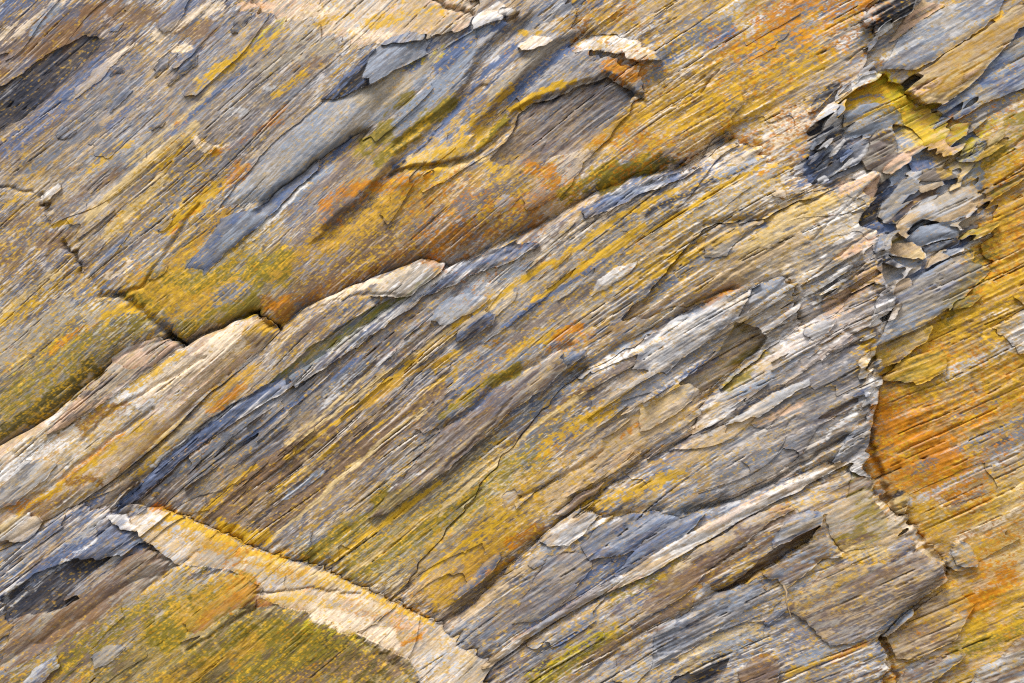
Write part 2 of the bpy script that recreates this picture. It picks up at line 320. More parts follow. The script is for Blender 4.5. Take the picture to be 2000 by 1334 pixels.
# blue rim of the central slab
plate(F, [(225, 1000), (330, 886), (440, 797), (520, 752), (560, 737), (560, 765), (470, 815), (380, 880), (300, 950), (250, 990)], 9, ramp=('dark', 'blue', 'slate', 'blue', 'white', 'steel'), rough=1.9, name='broken_edge', label='blue slate broken upper rim')
plate(F, [(565, 735), (640, 690), (700, 642), (790, 590), (870, 526), (880, 540), (800, 605), (720, 660), (640, 715), (580, 755)], 9, ramp=('dark', 'blue', 'slate', 'white', 'pgrey', 'steel'), rough=1.7, name='broken_edge', label='blue and white broken upper rim')
plate(F, [(800, 590), (870, 526), (960, 490), (1040, 471), (1055, 480), (1000, 510), (940, 530), (880, 560)], 9, ramp=('dark', 'blue', 'dark', 'slate', 'steel', 'white'), rough=1.9, name='broken_edge', label='dark blue broken upper rim')
plate(F, [(1130, 410), (1200, 372), (1330, 338), (1365, 325), (1330, 352), (1250, 380), (1170, 420), (1140, 432)], 9, ramp=('dark', 'blue', 'steel', 'white', 'pgrey'), rough=1.8, name='broken_edge')
plate(F, [(839, 626), (863, 587), (916, 572), (958, 585), (919, 612), (867, 636)], 8, rd=5, rr=8, ramp=('slate', 'steel', 'pgrey', 'white'), rough=.6)
plate(F, [(891, 668), (895, 640), (940, 608), (970, 610), (962, 633), (916, 664)], 9, ramp=('dark', 'blue', 'slate', 'steel'), rough=.9, label='blue slate lump', name='lump')
plate(F, [(1153, 578), (1163, 550), (1200, 526), (1247, 510), (1227, 535), (1187, 560)], 5, ramp=('white', 'white', 'pgrey'), rough=.5, name='splinter', label='white sliver')
plate(F, [(868, 832), (924, 806), (980, 756), (1088, 692), (1112, 690), (1104, 716), (1080, 745), (1000, 800), (940, 860), (850, 932), (760, 1000), (715, 1014), (790, 930)], 16, gy=-.05, rd=5, rr=5, ramp=('brown', 'pbrown', 'brown', 'greige', 'tan', 'brown'), rough=1.0, label='raised brown plank with a broken right end', name='plank', skirt=60)
plate(F, z5((1255, 770), (1280, 740), (1400, 732), (1405, 755), (1320, 805), (1290, 800)), 18, rd=5, rr=7, ramp=('slate', 'blue', 'steel'), rough=.6, label='small blue slate cap', name='cap')
plate(F, [(1500, 372), (1515, 365), (1530, 372), (1527, 388), (1508, 388)], 8, ramp=('white', 'cream'), name='chip')
plate(F, z8((930, 300), (960, 270), (1010, 258), (1055, 290), (1010, 330), (980, 360)), 7, ramp=('slate', 'pgrey', 'tan', 'pgrey'), name='block')
plate(F2, z8((1240, 390), (1400, 262), (1520, 215), (1420, 300), (1280, 405)), 8, ramp=TN, name='splinter')
plate(F2, z5((1350, 880), (1400, 845), (1440, 845), (1370, 890)), 6, ramp=BL, name='flake')
plate(F2, z6((0, 580), (150, 480), (330, 430), (390, 500), (360, 570), (150, 720), (0, 850), (-200, 830), (-150, 700)), 10, gy=-.08, ramp=('slate', 'pgrey', 'white', 'cream', 'steel', 'pgrey'), rough=1.2, label='white and blue crest of the middle layer')
plate(F2, z6((390, 540), (470, 380), (600, 320), (655, 310), (660, 340), (560, 430), (450, 510)), 12, ramp=('slate', 'steel', 'pgrey', 'blue'), rough=1.0, name='splinter')
plate(F2, z6((380, 570), (480, 590), (560, 640), (500, 720), (400, 820), (260, 930), (190, 960), (60, 910), (180, 830), (280, 740)), -16, ramp=('olive', 'greige', 'tan', 'brown', 'olive'), rough=.8, name='hollow', label='olive brown hollow', skirt=50)
plate(F2, z6((0, 960), (120, 900), (190, 940), (140, 1010), (20, 1100), (-150, 1180), (-150, 1060)), 6, ramp=('tan', 'sand', 'greige', 'cream', 'slate'))
plate(F3, [(1358, 852), (1380, 835), (1450, 790), (1515, 751), (1531, 750), (1520, 766), (1470, 800), (1420, 822)], 10, ramp=('dark', 'slate', 'blue', 'steel', 'slate'), rough=.7, name='splinter', label='long blue grey splinter')
plate(F3, [(1412, 830), (1440, 808), (1522, 758), (1580, 735), (1574, 748), (1520, 786), (1475, 815), (1460, 812)], 14, ramp=('steel', 'pgrey', 'white', 'steel'), rough=.6, name='splinter', label='pale grey splinter')
plate(F3, z6((760, 600), (860, 560), (940, 540), (900, 620), (820, 670), (770, 640)), 7, ramp=('steel', 'slate', 'pgrey'), rough=.8)
plate(F3, z6((840, 1110), (900, 1060), (1040, 990), (1060, 1010), (900, 1100)), -5, ramp=PB, name='scar')
plate(F3, [(1620, 905), (1655, 850), (1690, 800), (1700, 770), (1712, 760), (1705, 800), (1690, 870), (1660, 905)], 5, gx=-.3, ramp=('slate', 'pgrey', 'white', 'greige'), rough=1.5, name='broken_edge')
plate(F3, [(1670, 705), (1690, 685), (1705, 720), (1716, 745), (1706, 775), (1690, 780), (1675, 740)], 12, gx=-.25, ramp=('pgrey', 'white', 'cream', 'white'), rough=1.2, name='broken_edge', label='white broken end')
plate(F3, [(1700, 600), (1722, 560), (1742, 590), (1745, 615), (1730, 640), (1700, 665), (1690, 640)], 12, gx=-.25, ramp=('cream', 'white', 'pgrey', 'white'), rough=1.2, name='broken_edge', label='cream broken end')
plate(F4, z3((210, 1330), (280, 1260), (390, 1270), (520, 1220), (540, 1240), (420, 1310), (330, 1430), (200, 1440)), 4, ramp=('greige', 'tan', 'slate', 'tan'))
plate(F4, [(1700, 345), (1715, 380), (1722, 450), (1728, 520), (1715, 560), (1700, 500), (1690, 440)], 6, gx=-.3, ramp=('blue', 'dark', 'white', 'slate', 'white'), rough=2.0, name='broken_edge', label='crumbled blue white edge')
# slate slab and quartz vein
plate(G, z8((660, 850), (780, 730), (860, 640), (900, 610), (935, 622), (880, 720), (780, 800), (690, 862)), 7, ramp=BL)
plate(G, z8((1070, 672), (1130, 626), (1192, 660), (1112, 692)), 5, ramp=('blue', 'steel', 'slate'), name='flake')
plate(G, z8((1150, 520), (1220, 470), (1380, 350), (1480, 390), (1380, 500), (1300, 560), (1200, 560)), 8, ramp=('pgrey', 'white', 'tan', 'steel'), rough=.9)
plate(G, z8((1190, 640), (1300, 590), (1420, 600), (1440, 680), (1300, 860), (1150, 980), (1000, 1000), (1060, 860)), 4, ramp=('pbrown', 'slate', 'greige', 'pbrown'), rough=.8)
plate(G, z8((1480, 450), (1600, 400), (1780, 370), (1900, 400), (1800, 500), (1640, 600), (1420, 640), (1380, 560)), 7, ramp=('slate', 'blue', 'steel', 'pgrey'), rough=.7, label='smooth steel blue plate')
plate(G, z8((1560, 720), (1700, 560), (1840, 440), (2000, 390), (2080, 380), (1900, 560), (1740, 680), (1600, 760)), 9, ramp=('dark', 'slate', 'blue', 'steel', 'pgrey'), rough=1.3)
plate(G, [(935, 1305), (1000, 1248), (1100, 1185), (1170, 1140), (1240, 1105), (1300, 1062), (1400, 1010), (1500, 962), (1640, 898), (1655, 902), (1560, 950), (1440, 1015), (1340, 1075), (1260, 1122), (1170, 1160), (1100, 1200), (1010, 1258), (955, 1302)], 12, rd=5, rr=5, ramp=('tan', 'white', 'cream', 'peach', 'white'), rough=.8, name='quartz_vein', label='white quartz vein', warp=.4)
# bottom right slab
plate(I, z9((560, 545), (700, 385), (780, 365), (860, 375), (850, 440), (650, 540), (575, 572)), 10, ramp=('slate', 'steel', 'blue', 'steel', 'greige'), rough=.7, label='blue grey block')
plate(I, z9((270, 830), (420, 730), (560, 590), (650, 540), (850, 445), (770, 545), (520, 715), (330, 840)), -20, ramp=('chest', 'brown', 'chest', 'brown'), rough=.5, name='hollow', label='chestnut brown hollow', skirt=60)
plate(I, z9((530, 722), (760, 560), (890, 500), (975, 612), (850, 645), (660, 800), (625, 760)), 8, ramp=('slate', 'brown', 'steel', 'pbrown', 'greige'), rough=.8, name='plank')
plate(I, z9((870, 400), (990, 300), (1040, 140), (1130, 260), (1310, 470), (1240, 560), (1100, 565), (970, 592), (885, 470)), 3, gx=-.05, ramp=('greige', 'brown', 'olive', 'greige', 'tan'), rough=.8, label='grey olive block', name='block')
plate(I, z9((660, 890), (950, 650), (1240, 660), (1420, 570), (1575, 740), (1400, 880), (1200, 1000), (1090, 1085), (900, 1120), (800, 1010)), 5, gx=-.02, rd=3, rr=6, ramp=('brown', 'greige', 'pbrown', 'tan', 'brown', 'greige'), rough=1.0, label='brown plank with a squared right end', name='plank', skirt=60)
plate(I, z9((1200, 1070), (1270, 1000), (1370, 910), (1370, 950), (1240, 1065)), 6, ramp=('slate', 'dark', 'steel'), name='splinter')
plate(I, z9((400, 1260), (480, 1190), (590, 1180), (630, 1250), (600, 1360), (420, 1360)), 8, ramp=('brown', 'chest', 'brown'), label='russet brown plate')
plate(I, z9((0, 1400), (40, 1290), (180, 1250), (360, 1180), (330, 1260), (260, 1340), (200, 1400)), -8, ramp=DK, name='hollow')
plate(I, z9((-60, 760), (200, 560), (420, 420), (640, 320), (700, 350), (500, 480), (300, 640), (60, 860), (-200, 1010)), 5, ramp=('brown', 'chest', 'brown', 'tan', 'greige'), rough=.8, label='russet brown band')
plate(I, z9((540, 985), (640, 900), (670, 910), (570, 990)), 5, ramp=BL, name='flake')
plate(I, z9((-50, 1000), (120, 930), (200, 760), (280, 830), (530, 740), (540, 830), (330, 1000), (100, 1150), (-100, 1250)), 4, ramp=('dark', 'slate', 'steel', 'slate', 'pgrey', 'brown'), rough=1.3)
# lower left
plate(K, z7((20, 850), (200, 720), (420, 640), (520, 640), (430, 800), (280, 930), (100, 970), (30, 920)), -8, ramp=('black', 'dark', 'black', 'dark', 'slate'), rough=1.1, name='slate_scar', label='black slate scar')
plate(K, z7((560, 420), (620, 370), (700, 470), (790, 480), (800, 540), (700, 620), (500, 640), (380, 640), (540, 560)), 8, ramp=('dark', 'blue', 'slate', 'steel'), rough=1.5)
plate(K, z7((0, 970), (30, 950), (100, 1000), (60, 1060), (-60, 1110), (-60, 1000)), 5, ramp=('chest', 'ochre', 'chest'))
plate(K, z7((100, 960), (300, 930), (500, 840), (700, 640), (850, 580), (990, 660), (780, 850), (500, 1000), (300, 1130), (60, 1260), (0, 1230)), 4, ramp=('brown', 'chest', 'brown', 'greige', 'brown'), rough=.8, label='brown band')
plate(L, z7((520, 1170), (640, 1090), (720, 1120), (640, 1200), (550, 1240)), 5, ramp=('slate', 'greige', 'steel'))
plate(L, z7((750, 1420), (900, 1240), (1080, 1100), (1230, 980), (1330, 900), (1430, 900), (1500, 885), (1600, 895), (1850, 960), (2010, 1070), (2200, 1200), (2400, 1420)), 14, rd=6, rr=8, ramp=('dolive', 'brown', 'olive', 'greige', 'olive', 'brown', 'slate'), rough=.8, label='front olive layer with a curved upper edge', name='layer', skirt=60)
plate(L, z7((150, 1330), (200, 1240), (330, 1170), (350, 1230), (230, 1330)), 8, ramp=('pgrey', 'blue', 'white'), name='flake')
plate(L, z7((1030, 990), (1250, 830), (1400, 740), (1450, 770), (1440, 850), (1250, 960), (1100, 1050)), 5, ramp=('rust', 'orange', 'ochre', 'olive'), rough=1.0, name='stained_layer', label='orange stained layer')
plate(J, z7((620, 385), (720, 400), (790, 460), (770, 490), (700, 470), (620, 420)), 8, ramp=WH, name='flake')
plate(J, z7((1450, 815), (1640, 800), (2000, 850), (2200, 900), (2100, 990), (1960, 1060), (1800, 950), (1560, 890)), 5, ramp=('sand', 'cream', 'peach', 'cream'), rough=.4, label='lower step of the pale ledge', name='ledge_step')
# right face
plate(M, [(1930, 640), (2000, 600), (2060, 600), (2060, 690), (1990, 690), (1960, 660)], 5, ramp=('greige', 'pgrey', 'white', 'cream'), rough=1.4)
plate(M, z6((1160, 700), (1450, 580), (1480, 600), (1440, 680), (1280, 800), (1180, 820), (1130, 760)), 16, ramp=('brown', 'greige', 'olive', 'slate', 'greige'), rough=1.2, label='grey brown wedge beside the white edge')
plate(M, z6((1190, 880), (1300, 790), (1540, 700), (1560, 840), (1400, 920), (1280, 900)), 10, ramp=('olive', 'ochre', 'yellow', 'ochre'), rough=1.1, label='golden lichen block')
plate(M, z6((1580, 460), (1680, 420), (1750, 420), (1700, 470), (1600, 510)), 8, ramp=('olive', 'lemon', 'slate'), name='flake')
plate(M, z9((1240, 340), (1310, 250), (1350, 270), (1350, 330), (1320, 390), (1280, 380)), 16, ramp=('black', 'cream', 'dark', 'sand', 'dark'), rough=2.0, name='shard', label='cracked black and cream shard')
plate(M, z9((1580, 620), (1600, 560), (1650, 540), (1730, 610), (1720, 690), (1640, 690)), 14, ramp=('greige', 'slate', 'pgrey', 'greige'), rough=1.5, name='lump', label='crusty grey lump')
plate(M, z9((1120, 260), (1190, 300), (1330, 440), (1440, 530), (1560, 650), (1580, 740), (1480, 640), (1400, 580), (1310, 480), (1200, 370)), 22, gx=-.2, ramp=('sand', 'cream', 'ochre', 'greige', 'cream'), rough=1.6, name='broken_edge', label='crusty cream broken edge')
plate(M, z9((1230, 1070), (1400, 920), (1600, 780), (1720, 900), (1600, 1100), (1400, 1200), (1280, 1200)), 8, ramp=('greige', 'tan', 'brown', 'ochre', 'greige'), rough=1.0)
plate(M, z9((1280, 1360), (1340, 1270), (1480, 1200), (1690, 1160), (1650, 1210), (1480, 1330), (1400, 1400)), 12, ramp=('slate', 'brown', 'greige', 'steel', 'pgrey'), rough=1.1, name='plank')
plate(M, z9((1690, 1380), (1740, 1270), (1880, 1190), (1960, 1090), (2100, 1060), (2100, 1420)), 14, ramp=('slate', 'brown', 'greige', 'pgrey', 'brown'), rough=1.3, label='grey block in the bottom right corner', name='block')
plate(M, z3((1600, 690), (1700, 690), (1790, 820), (1760, 900), (1640, 900), (1560, 790)), 14, ramp=('yellow', 'greige', 'lemon', 'ochre', 'slate'), rough=1.4, name='lump')
plate(M, z3((1700, 1060), (1860, 1040), (2000, 960), (2000, 1000), (1860, 1100), (1720, 1180)), 8, ramp=('greige', 'brown', 'olive', 'slate'), rough=1.0)
plate(M, zb((1510, 740), (1700, 640), (1930, 560), (1900, 620), (1640, 850), (1510, 840)), 26, ramp=YL, rough=.9, name='shard', label='lemon yellow shard')
# shards of the shale outcrop, and gaps with their shade painted dark (drawn back to front)
sr = np.random.default_rng(21)
def random_shards(poly, n, lo, hi, wlo, whi, ramps, dlo, dhi, parent, ang0, spread, name):
    pp = np.array(poly); k = 0
    while k < n:
        cx, cy = sr.uniform(pp[:, 0].min(), pp[:, 0].max()), sr.uniform(pp[:, 1].min(), pp[:, 1].max())
        if not in_poly(np.array([cx]), np.array([cy]), poly)[0]: continue
        k += 1
        ln, wd, an = sr.uniform(lo, hi), sr.uniform(wlo, whi), math.radians(ang0 + sr.normal(0, spread))
        c_, s_ = math.cos(an), -math.sin(an)
        q_ = [(-.5, sr.uniform(.1, .45)), (-.1, -.4), (sr.uniform(.25, .42), -.5), (.5, sr.uniform(-.5, -.1)), (sr.uniform(.3, .5), .3), (-.05, .5)]
        plate(parent, [(cx + a * ln * c_ - b * wd * s_, cy + a * ln * s_ + b * wd * c_) for a, b in q_], sr.uniform(dlo, dhi), sr.normal(0, .15), sr.normal(0, .3) if name == 'shard' else sr.normal(0, .1), 2, 3,
              ramps[sr.integers(len(ramps))], .7, name, None, 40, .4)
RSH = [('slate', 'steel', 'pgrey'), ('greige', 'pgrey', 'steel'), ('steel', 'pgrey', 'white'), ('dark', 'slate', 'blue'), ('steel', 'pgrey', 'white'), ('slate', 'greige', 'steel'), ('brown', 'greige', 'slate'), ('blue', 'slate', 'steel')]
random_shards([(1575, 335), (1592, 255), (1640, 230), (1680, 270), (1790, 290), (1900, 330), (1925, 400), (1905, 450), (1925, 520), (1830, 615), (1720, 665), (1735, 600), (1722, 450), (1700, 345), (1630, 368)], 60, 45, 110, 11, 20, RSH, 1, 13, N, 33, 7, 'shard')
def shard(poly, dh, ramp, gx=0, gy=0, label=None, rough=.75, rd=2, rr=3): plate(N, poly, (5 + dh * .75) if dh > 0 else -4, gx + float(sr.normal(0, .08)), gy + float(sr.normal(0, .16)), rd, rr, tuple('steel' if c == 'slate' else c for c in ramp), rough, 'shard', label, 40 + abs(dh), .18)
shard(za((480, 310), (300, 470), (130, 640), (160, 560), (240, 460), (360, 330), (640, 100), (860, 70), (800, 140), (620, 200)), 20, ('slate', 'pgrey', 'white', 'cream', 'pgrey'), label='long white shard at the top of the outcrop')
shard(za((240, 650), (330, 480), (250, 510), (110, 640), (150, 690)), -16, ('black', 'dolive', 'dark'), label='gap between shards, its shade in dark colour')  # a shallow recess, no shard: its shade is put into near-black colour
shard(za((480, 640), (560, 560), (700, 500), (800, 440), (950, 400), (1020, 460), (900, 540), (800, 580), (740, 640), (600, 700), (480, 680)), 14, ('greige', 'slate', 'pgrey', 'blue'), gy=-.2, label='grey folded shard')
shard(za((480, 470), (640, 380), (800, 350), (960, 390), (800, 440), (700, 500), (560, 555), (470, 600)), 6, ('olive', 'ochre', 'slate', 'yellow'), gy=-.2, label='olive yellow folded shard')
shard(za((940, 560), (1130, 590), (1200, 660), (1260, 750), (1150, 820), (1000, 850), (980, 760), (960, 640)), 6, ('blue', 'cream', 'steel', 'sand', 'slate'), gy=.15)
shard(za((700, 1010), (640, 900), (740, 700), (820, 610), (960, 640), (1000, 760), (980, 850), (900, 920), (800, 1020)), 20, ('brown', 'greige', 'pbrown', 'greige'), gy=.1, label='squarish brown grey shard')
shard(za((840, 1045), (900, 960), (1060, 840), (1135, 880), (1140, 920), (1050, 960), (900, 1055)), 26, ('greige', 'peach', 'slate', 'pgrey'), gy=.1, label='peach tipped shard')
shard(za((1110, 940), (1250, 910), (1480, 930), (1530, 990), (1400, 985), (1250, 1005), (1180, 1090)), 10, ('blue', 'slate', 'steel', 'yellow'), gy=.2)
shard(za((1170, 1100), (1250, 1012), (1400, 990), (1520, 1010), (1600, 1080), (1480, 1112), (1300, 1125)), 18, ('brown', 'greige', 'pbrown'), gy=-.35, rough=.4, label='rounded brown grey shard')
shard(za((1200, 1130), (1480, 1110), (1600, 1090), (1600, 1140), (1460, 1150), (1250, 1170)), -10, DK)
shard(za((560, 930), (640, 870), (740, 720), (700, 850), (600, 960), (520, 1000)), 14, ('slate', 'white', 'pgrey', 'blue'))
shard(za((430, 900), (520, 810), (580, 830), (500, 900), (440, 950)), 12, ('blue', 'slate'))
shard(za((90, 980), (160, 850), (300, 830), (260, 920), (140, 1060), (70, 1090)), 8, ('slate', 'dark', 'slate', 'blue'))
shard(za((140, 790), (230, 660), (240, 740), (170, 830)), 12, ('slate', 'steel', 'blue'))
shard(za((250, 770), (350, 650), (400, 700), (300, 800), (230, 850)), 13, ('slate', 'pgrey', 'slate'))
shard(za((360, 830), (480, 700), (490, 740), (400, 860), (330, 900)), 15, ('white', 'pgrey', 'slate'))
shard(za((200, 1000), (330, 890), (380, 900), (280, 1010), (170, 1080)), 12, ('dark', 'slate', 'blue'))
shard(za((440, 1000), (540, 900), (580, 900), (500, 1010), (370, 1050)), 14, ('greige', 'pgrey', 'white'))
shard(za((560, 1060), (680, 1000), (700, 1040), (640, 1110), (560, 1100)), 12, WH)
shard(za((210, 1110), (290, 1060), (340, 1110), (260, 1160)), 12, ('steel', 'pgrey', 'blue'))
shard(zb((440, 240), (560, 130), (655, 60), (640, 130), (560, 300), (480, 300)), 18, ('peach', 'tan', 'greige'), label='peach upright shard')
shard(zb((640, 190), (740, 100), (760, 170), (660, 280), (560, 330)), 10, DK)
shard(zb((600, 520), (640, 400), (750, 300), (870, 130), (960, 80), (1040, 190), (1060, 230), (1020, 270), (860, 310), (760, 420), (680, 560)), 22, ('tan', 'pgrey', 'greige', 'steel', 'blue'), label='tan and pale blue shard')
shard(zb((900, 60), (1100, 20), (1110, 60), (1030, 130), (960, 80)), 16, ('pgrey', 'steel', 'sand'))
shard(zb((1060, 190), (1330, 130), (1345, 170), (1180, 240), (1080, 262)), 22, ('peach', 'tan', 'greige'))
shard(zb((700, 600), (870, 440), (1090, 270), (1350, 250), (1080, 335), (980, 430), (900, 530), (800, 600)), 14, ('brown', 'olive', 'dark', 'brown'), gy=.1)
shard(zb((800, 605), (1000, 425), (1200, 345), (1380, 255), (1560, 172), (1700, 200), (1785, 280), (1720, 380), (1600, 480), (1440, 560), (1300, 580), (1100, 545), (960, 640), (900, 755), (830, 700)), 30, ('slate', 'steel', 'tan', 'pgrey', 'greige', 'pgrey'), gy=.1, rough=.6, rd=10, rr=9, label='large smooth grey and tan lens shaped shard')
shard(zb((920, 700), (1000, 600), (1100, 545), (1300, 582), (1220, 610), (1080, 625), (960, 740)), -14, DK, label='shadow under the lens shaped shard, in dark colour')  # shadow beneath the lens painted as a dark sunken piece
shard(zb((910, 765), (1080, 622), (1260, 592), (1480, 632), (1500, 740), (1250, 790), (1100, 842), (960, 832)), 26, ('slate', 'steel', 'pgrey', 'blue'), gy=-.15, rough=.5, rd=9, rr=9, label='rounded blue grey shard')
shard(zb((1100, 855), (1300, 792), (1490, 752), (1505, 812), (1400, 862), (1150, 912)), 10, ('dark', 'slate', 'blue', 'slate'))
shard(zb((1480, 600), (1600, 520), (1880, 480), (1890, 540), (1700, 600), (1520, 660)), 10, ('greige', 'slate', 'dark', 'greige'))
shard(zb((720, 770), (800, 700), (900, 760), (900, 800), (740, 830)), 6, ('dark', 'greige', 'olive'))
shard(zb((720, 825), (1000, 792), (1150, 940), (1000, 982), (880, 962), (740, 922)), 20, ('tan', 'sand', 'greige', 'sand'), gy=.2, label='yellow cream angular shard')
shard(zb((700, 930), (860, 970), (1030, 1000), (1100, 1060), (960, 1080), (820, 1030)), 4, ('ochre', 'greige', 'slate', 'sand'))
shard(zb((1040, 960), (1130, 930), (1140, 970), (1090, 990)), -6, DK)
shard(zb((1130, 1095), (1180, 985), (1290, 892), (1345, 920), (1200, 1045)), 18, ('brown', 'tan', 'greige'))
shard(zb((1300, 900), (1480, 860), (1560, 880), (1400, 950)), 16, ('pgrey', 'steel', 'white'))
shard([(1800, 534), (1850, 506), (1902, 489), (1896, 512), (1936, 524), (1902, 556), (1846, 602), (1800, 637), (1740, 662), (1700, 676), (1738, 612), (1742, 572), (1770, 560)], 24, ('slate', 'steel', 'greige', 'blue', 'steel'), rough=.8, gy=.05, label='large blue grey wedge pointing right')
shard(zb((640, 1010), (760, 1050), (860, 1100), (800, 1260), (700, 1280), (640, 1180)), 6, ('dark', 'slate', 'greige', 'pgrey'))
shard(zb((810, 1100), (900, 1060), (920, 1100), (860, 1140)), 16, WH)
shard(zb((780, 1290), (880, 1190), (980, 1180), (990, 1270), (860, 1340), (760, 1380)), 14, ('greige', 'tan', 'steel'))
shard(zb((385, 600), (440, 480), (560, 400), (660, 350), (640, 450), (590, 560), (440, 645)), 6, ('black', 'dark', 'blue', 'black'), rough=2.2, label='black crumpled shale')
shard(zb((450, 645), (600, 560), (680, 600), (800, 600), (760, 660), (670, 760), (640, 880), (540, 960), (590, 780), (600, 670)), 16, ('blue', 'white', 'slate', 'steel', 'dark'), rough=2.2, label='crumbled blue and white shale')

random_shards([(1690, 440), (1722, 440), (1735, 560), (1748, 600), (1735, 650), (1695, 690), (1712, 750), (1690, 870), (1650, 905), (1640, 890), (1670, 800), (1680, 720), (1680, 660), (1705, 600)], 44, 16, 44, 5, 11, [('steel', 'pgrey', 'white'), ('pgrey', 'white', 'cream'), ('blue', 'slate', 'white'), ('tan', 'cream', 'white')], 3, 13, F3, 34, 10, 'splinter')
random_shards([(1840, 210), (1900, 170), (1960, 240), (1920, 330), (1850, 310)], 9, 40, 90, 8, 18, [YL, BL, ('greige', 'lemon', 'slate'), ('slate', 'ochre', 'greige')], 2, 8, M, 34, 6, 'shard')
random_shards([(1700, 930), (1760, 1000), (1850, 1100), (1840, 1130), (1740, 1020)], 14, 14, 36, 6, 12, [('sand', 'cream', 'greige'), ('ochre', 'sand', 'cream'), ('slate', 'greige', 'cream')], 6, 18, M, 36, 25, 'chip')
random_shards([(1580, 330), (1600, 230), (1660, 150), (1700, 60), (1740, 30), (1700, 130), (1640, 190), (1610, 300)], 18, 26, 70, 6, 13, [('slate', 'steel', 'pgrey'), ('pgrey', 'white', 'cream'), ('dark', 'slate', 'greige')], 4, 14, A5, 40, 8, 'shard')
# thin blades split from the central slab
random_shards([(1180, 720), (1500, 560), (1640, 480), (1710, 520), (1690, 660), (1500, 800), (1300, 900), (1150, 950)], 46, 60, 190, 5, 13, [('slate', 'steel', 'pgrey'), ('pgrey', 'white', 'cream'), ('tan', 'peach', 'cream'), ('greige', 'tan', 'pgrey'), ('pbrown', 'brown', 'greige')], 2, 8, F3, 32, 2.5, 'blade')
random_shards([(320, 920), (600, 740), (900, 540), (1140, 420), (1330, 350), (1200, 520), (800, 780), (420, 990)], 40, 60, 200, 5, 13, [('slate', 'steel', 'pgrey'), ('slate', 'blue', 'steel'), ('tan', 'sand', 'cream'), ('greige', 'tan', 'pgrey'), ('brown', 'pbrown', 'greige')], 1.5, 6, F, 39.5, 2, 'blade')

# ------------------------------------------------------------------ ownership of every cell
lab = np.zeros(NV, np.int32)
HERE = {}
for i, r in enumerate(R):
    if i == 0: pass
    px = x + (xw - x) * r['warp']; py = y + (yw - y) * r['warp']
    m = in_poly(px, py, r['poly']) if i else np.ones(NV, bool)
    lab[m] = i
regv = lab.copy()
pieces = []       # parts: dict like P with id
nR = len(R)
# irregular flakes: single split-off sheets of the layering
fk, fj, fr1, fr2, fft, ffs = cells(34, 150, 9, warp=1.1, jag=2.2)
fl_prob = np.array([r['flakes'] for r in R], f32)[regv]
is_fl = (fr1 < fl_prob) & (fft > .08)
key = (regv.astype(np.int64) * 4000 + (fk + 1000)) * 4000 + (fj + 2000)
kk = key[is_fl]
uk, inv, cnt = np.unique(kk, return_inverse=True, return_counts=True)
fr = np.random.default_rng(3)
flake_ids = -np.ones(uk.size, np.int32)
for q in np.where(cnt > 160)[0]:
    reg = int(uk[q] // (4000 * 4000))
    flake_ids[q] = nR + len(pieces)
    pieces.append(dict(parent=reg, poly=None, dh=float(fr.choice([-2.5, 1.5, 2.5, 4, 6])), gx=float(fr.normal(0, .02)), gy=float(fr.normal(0, .03)), rd=0, rr=5,
                       ramp=None, rough=float(fr.uniform(.15, 1.3)) * R[reg]['rough'], name='flake', label=None, skirt=30, warp=1, tint=float(fr.normal(0, 1))))
idxf = np.where(is_fl)[0]
okf = flake_ids[inv] >= 0
lab[idxf[okf]] = flake_ids[inv][okf]
P.sort(key=lambda p: p['name'] != 'blade')
for p in P:
    pid = nR + len(pieces)
    ii = bbox_idx(p['poly'], 40)
    px = x[ii] + (xh[ii] - x[ii]) * p['warp']; py = y[ii] + (yh[ii] - y[ii]) * p['warp']
    m = in_poly(px, py, p['poly'])
    lab[ii[m]] = pid
    p['tint'] = float(fr.normal(0, .8)) if p['name'] in ('shard', 'blade', 'splinter', 'chip') else 0.0
    pieces.append(p)

# every piece one connected sheet: stray islands go to the neighbour, large ones become parts of their own
G2 = -np.ones((nT - 1) * (nS - 1), np.int32); G2[cell_ok] = lab[quad[:, 0]]; G2 = G2.reshape(nT - 1, nS - 1)
def components(g):                      # union of runs along the rows
    nr, nc = g.shape; f = g.ravel()
    st = np.ones(f.size, bool); st[1:] = f[1:] != f[:-1]; st[::nc] = True
    start = np.where(st)[0]; rid = np.cumsum(st) - 1
    a, b = rid[:-nc], rid[nc:]
    same = f[:-nc] == f[nc:]
    pr = np.unique(a[same].astype(np.int64) * start.size + b[same])
    par = list(range(start.size))
    def find(i):
        while par[i] != i:
            par[i] = par[par[i]]; i = par[i]
        return i
    for p_ in pr.tolist():
        i, j = find(p_ // start.size), find(p_ % start.size)
        if i != j: par[max(i, j)] = min(i, j)
    root = np.array([find(i) for i in range(start.size)])
    return start[root][rid].reshape(g.shape)
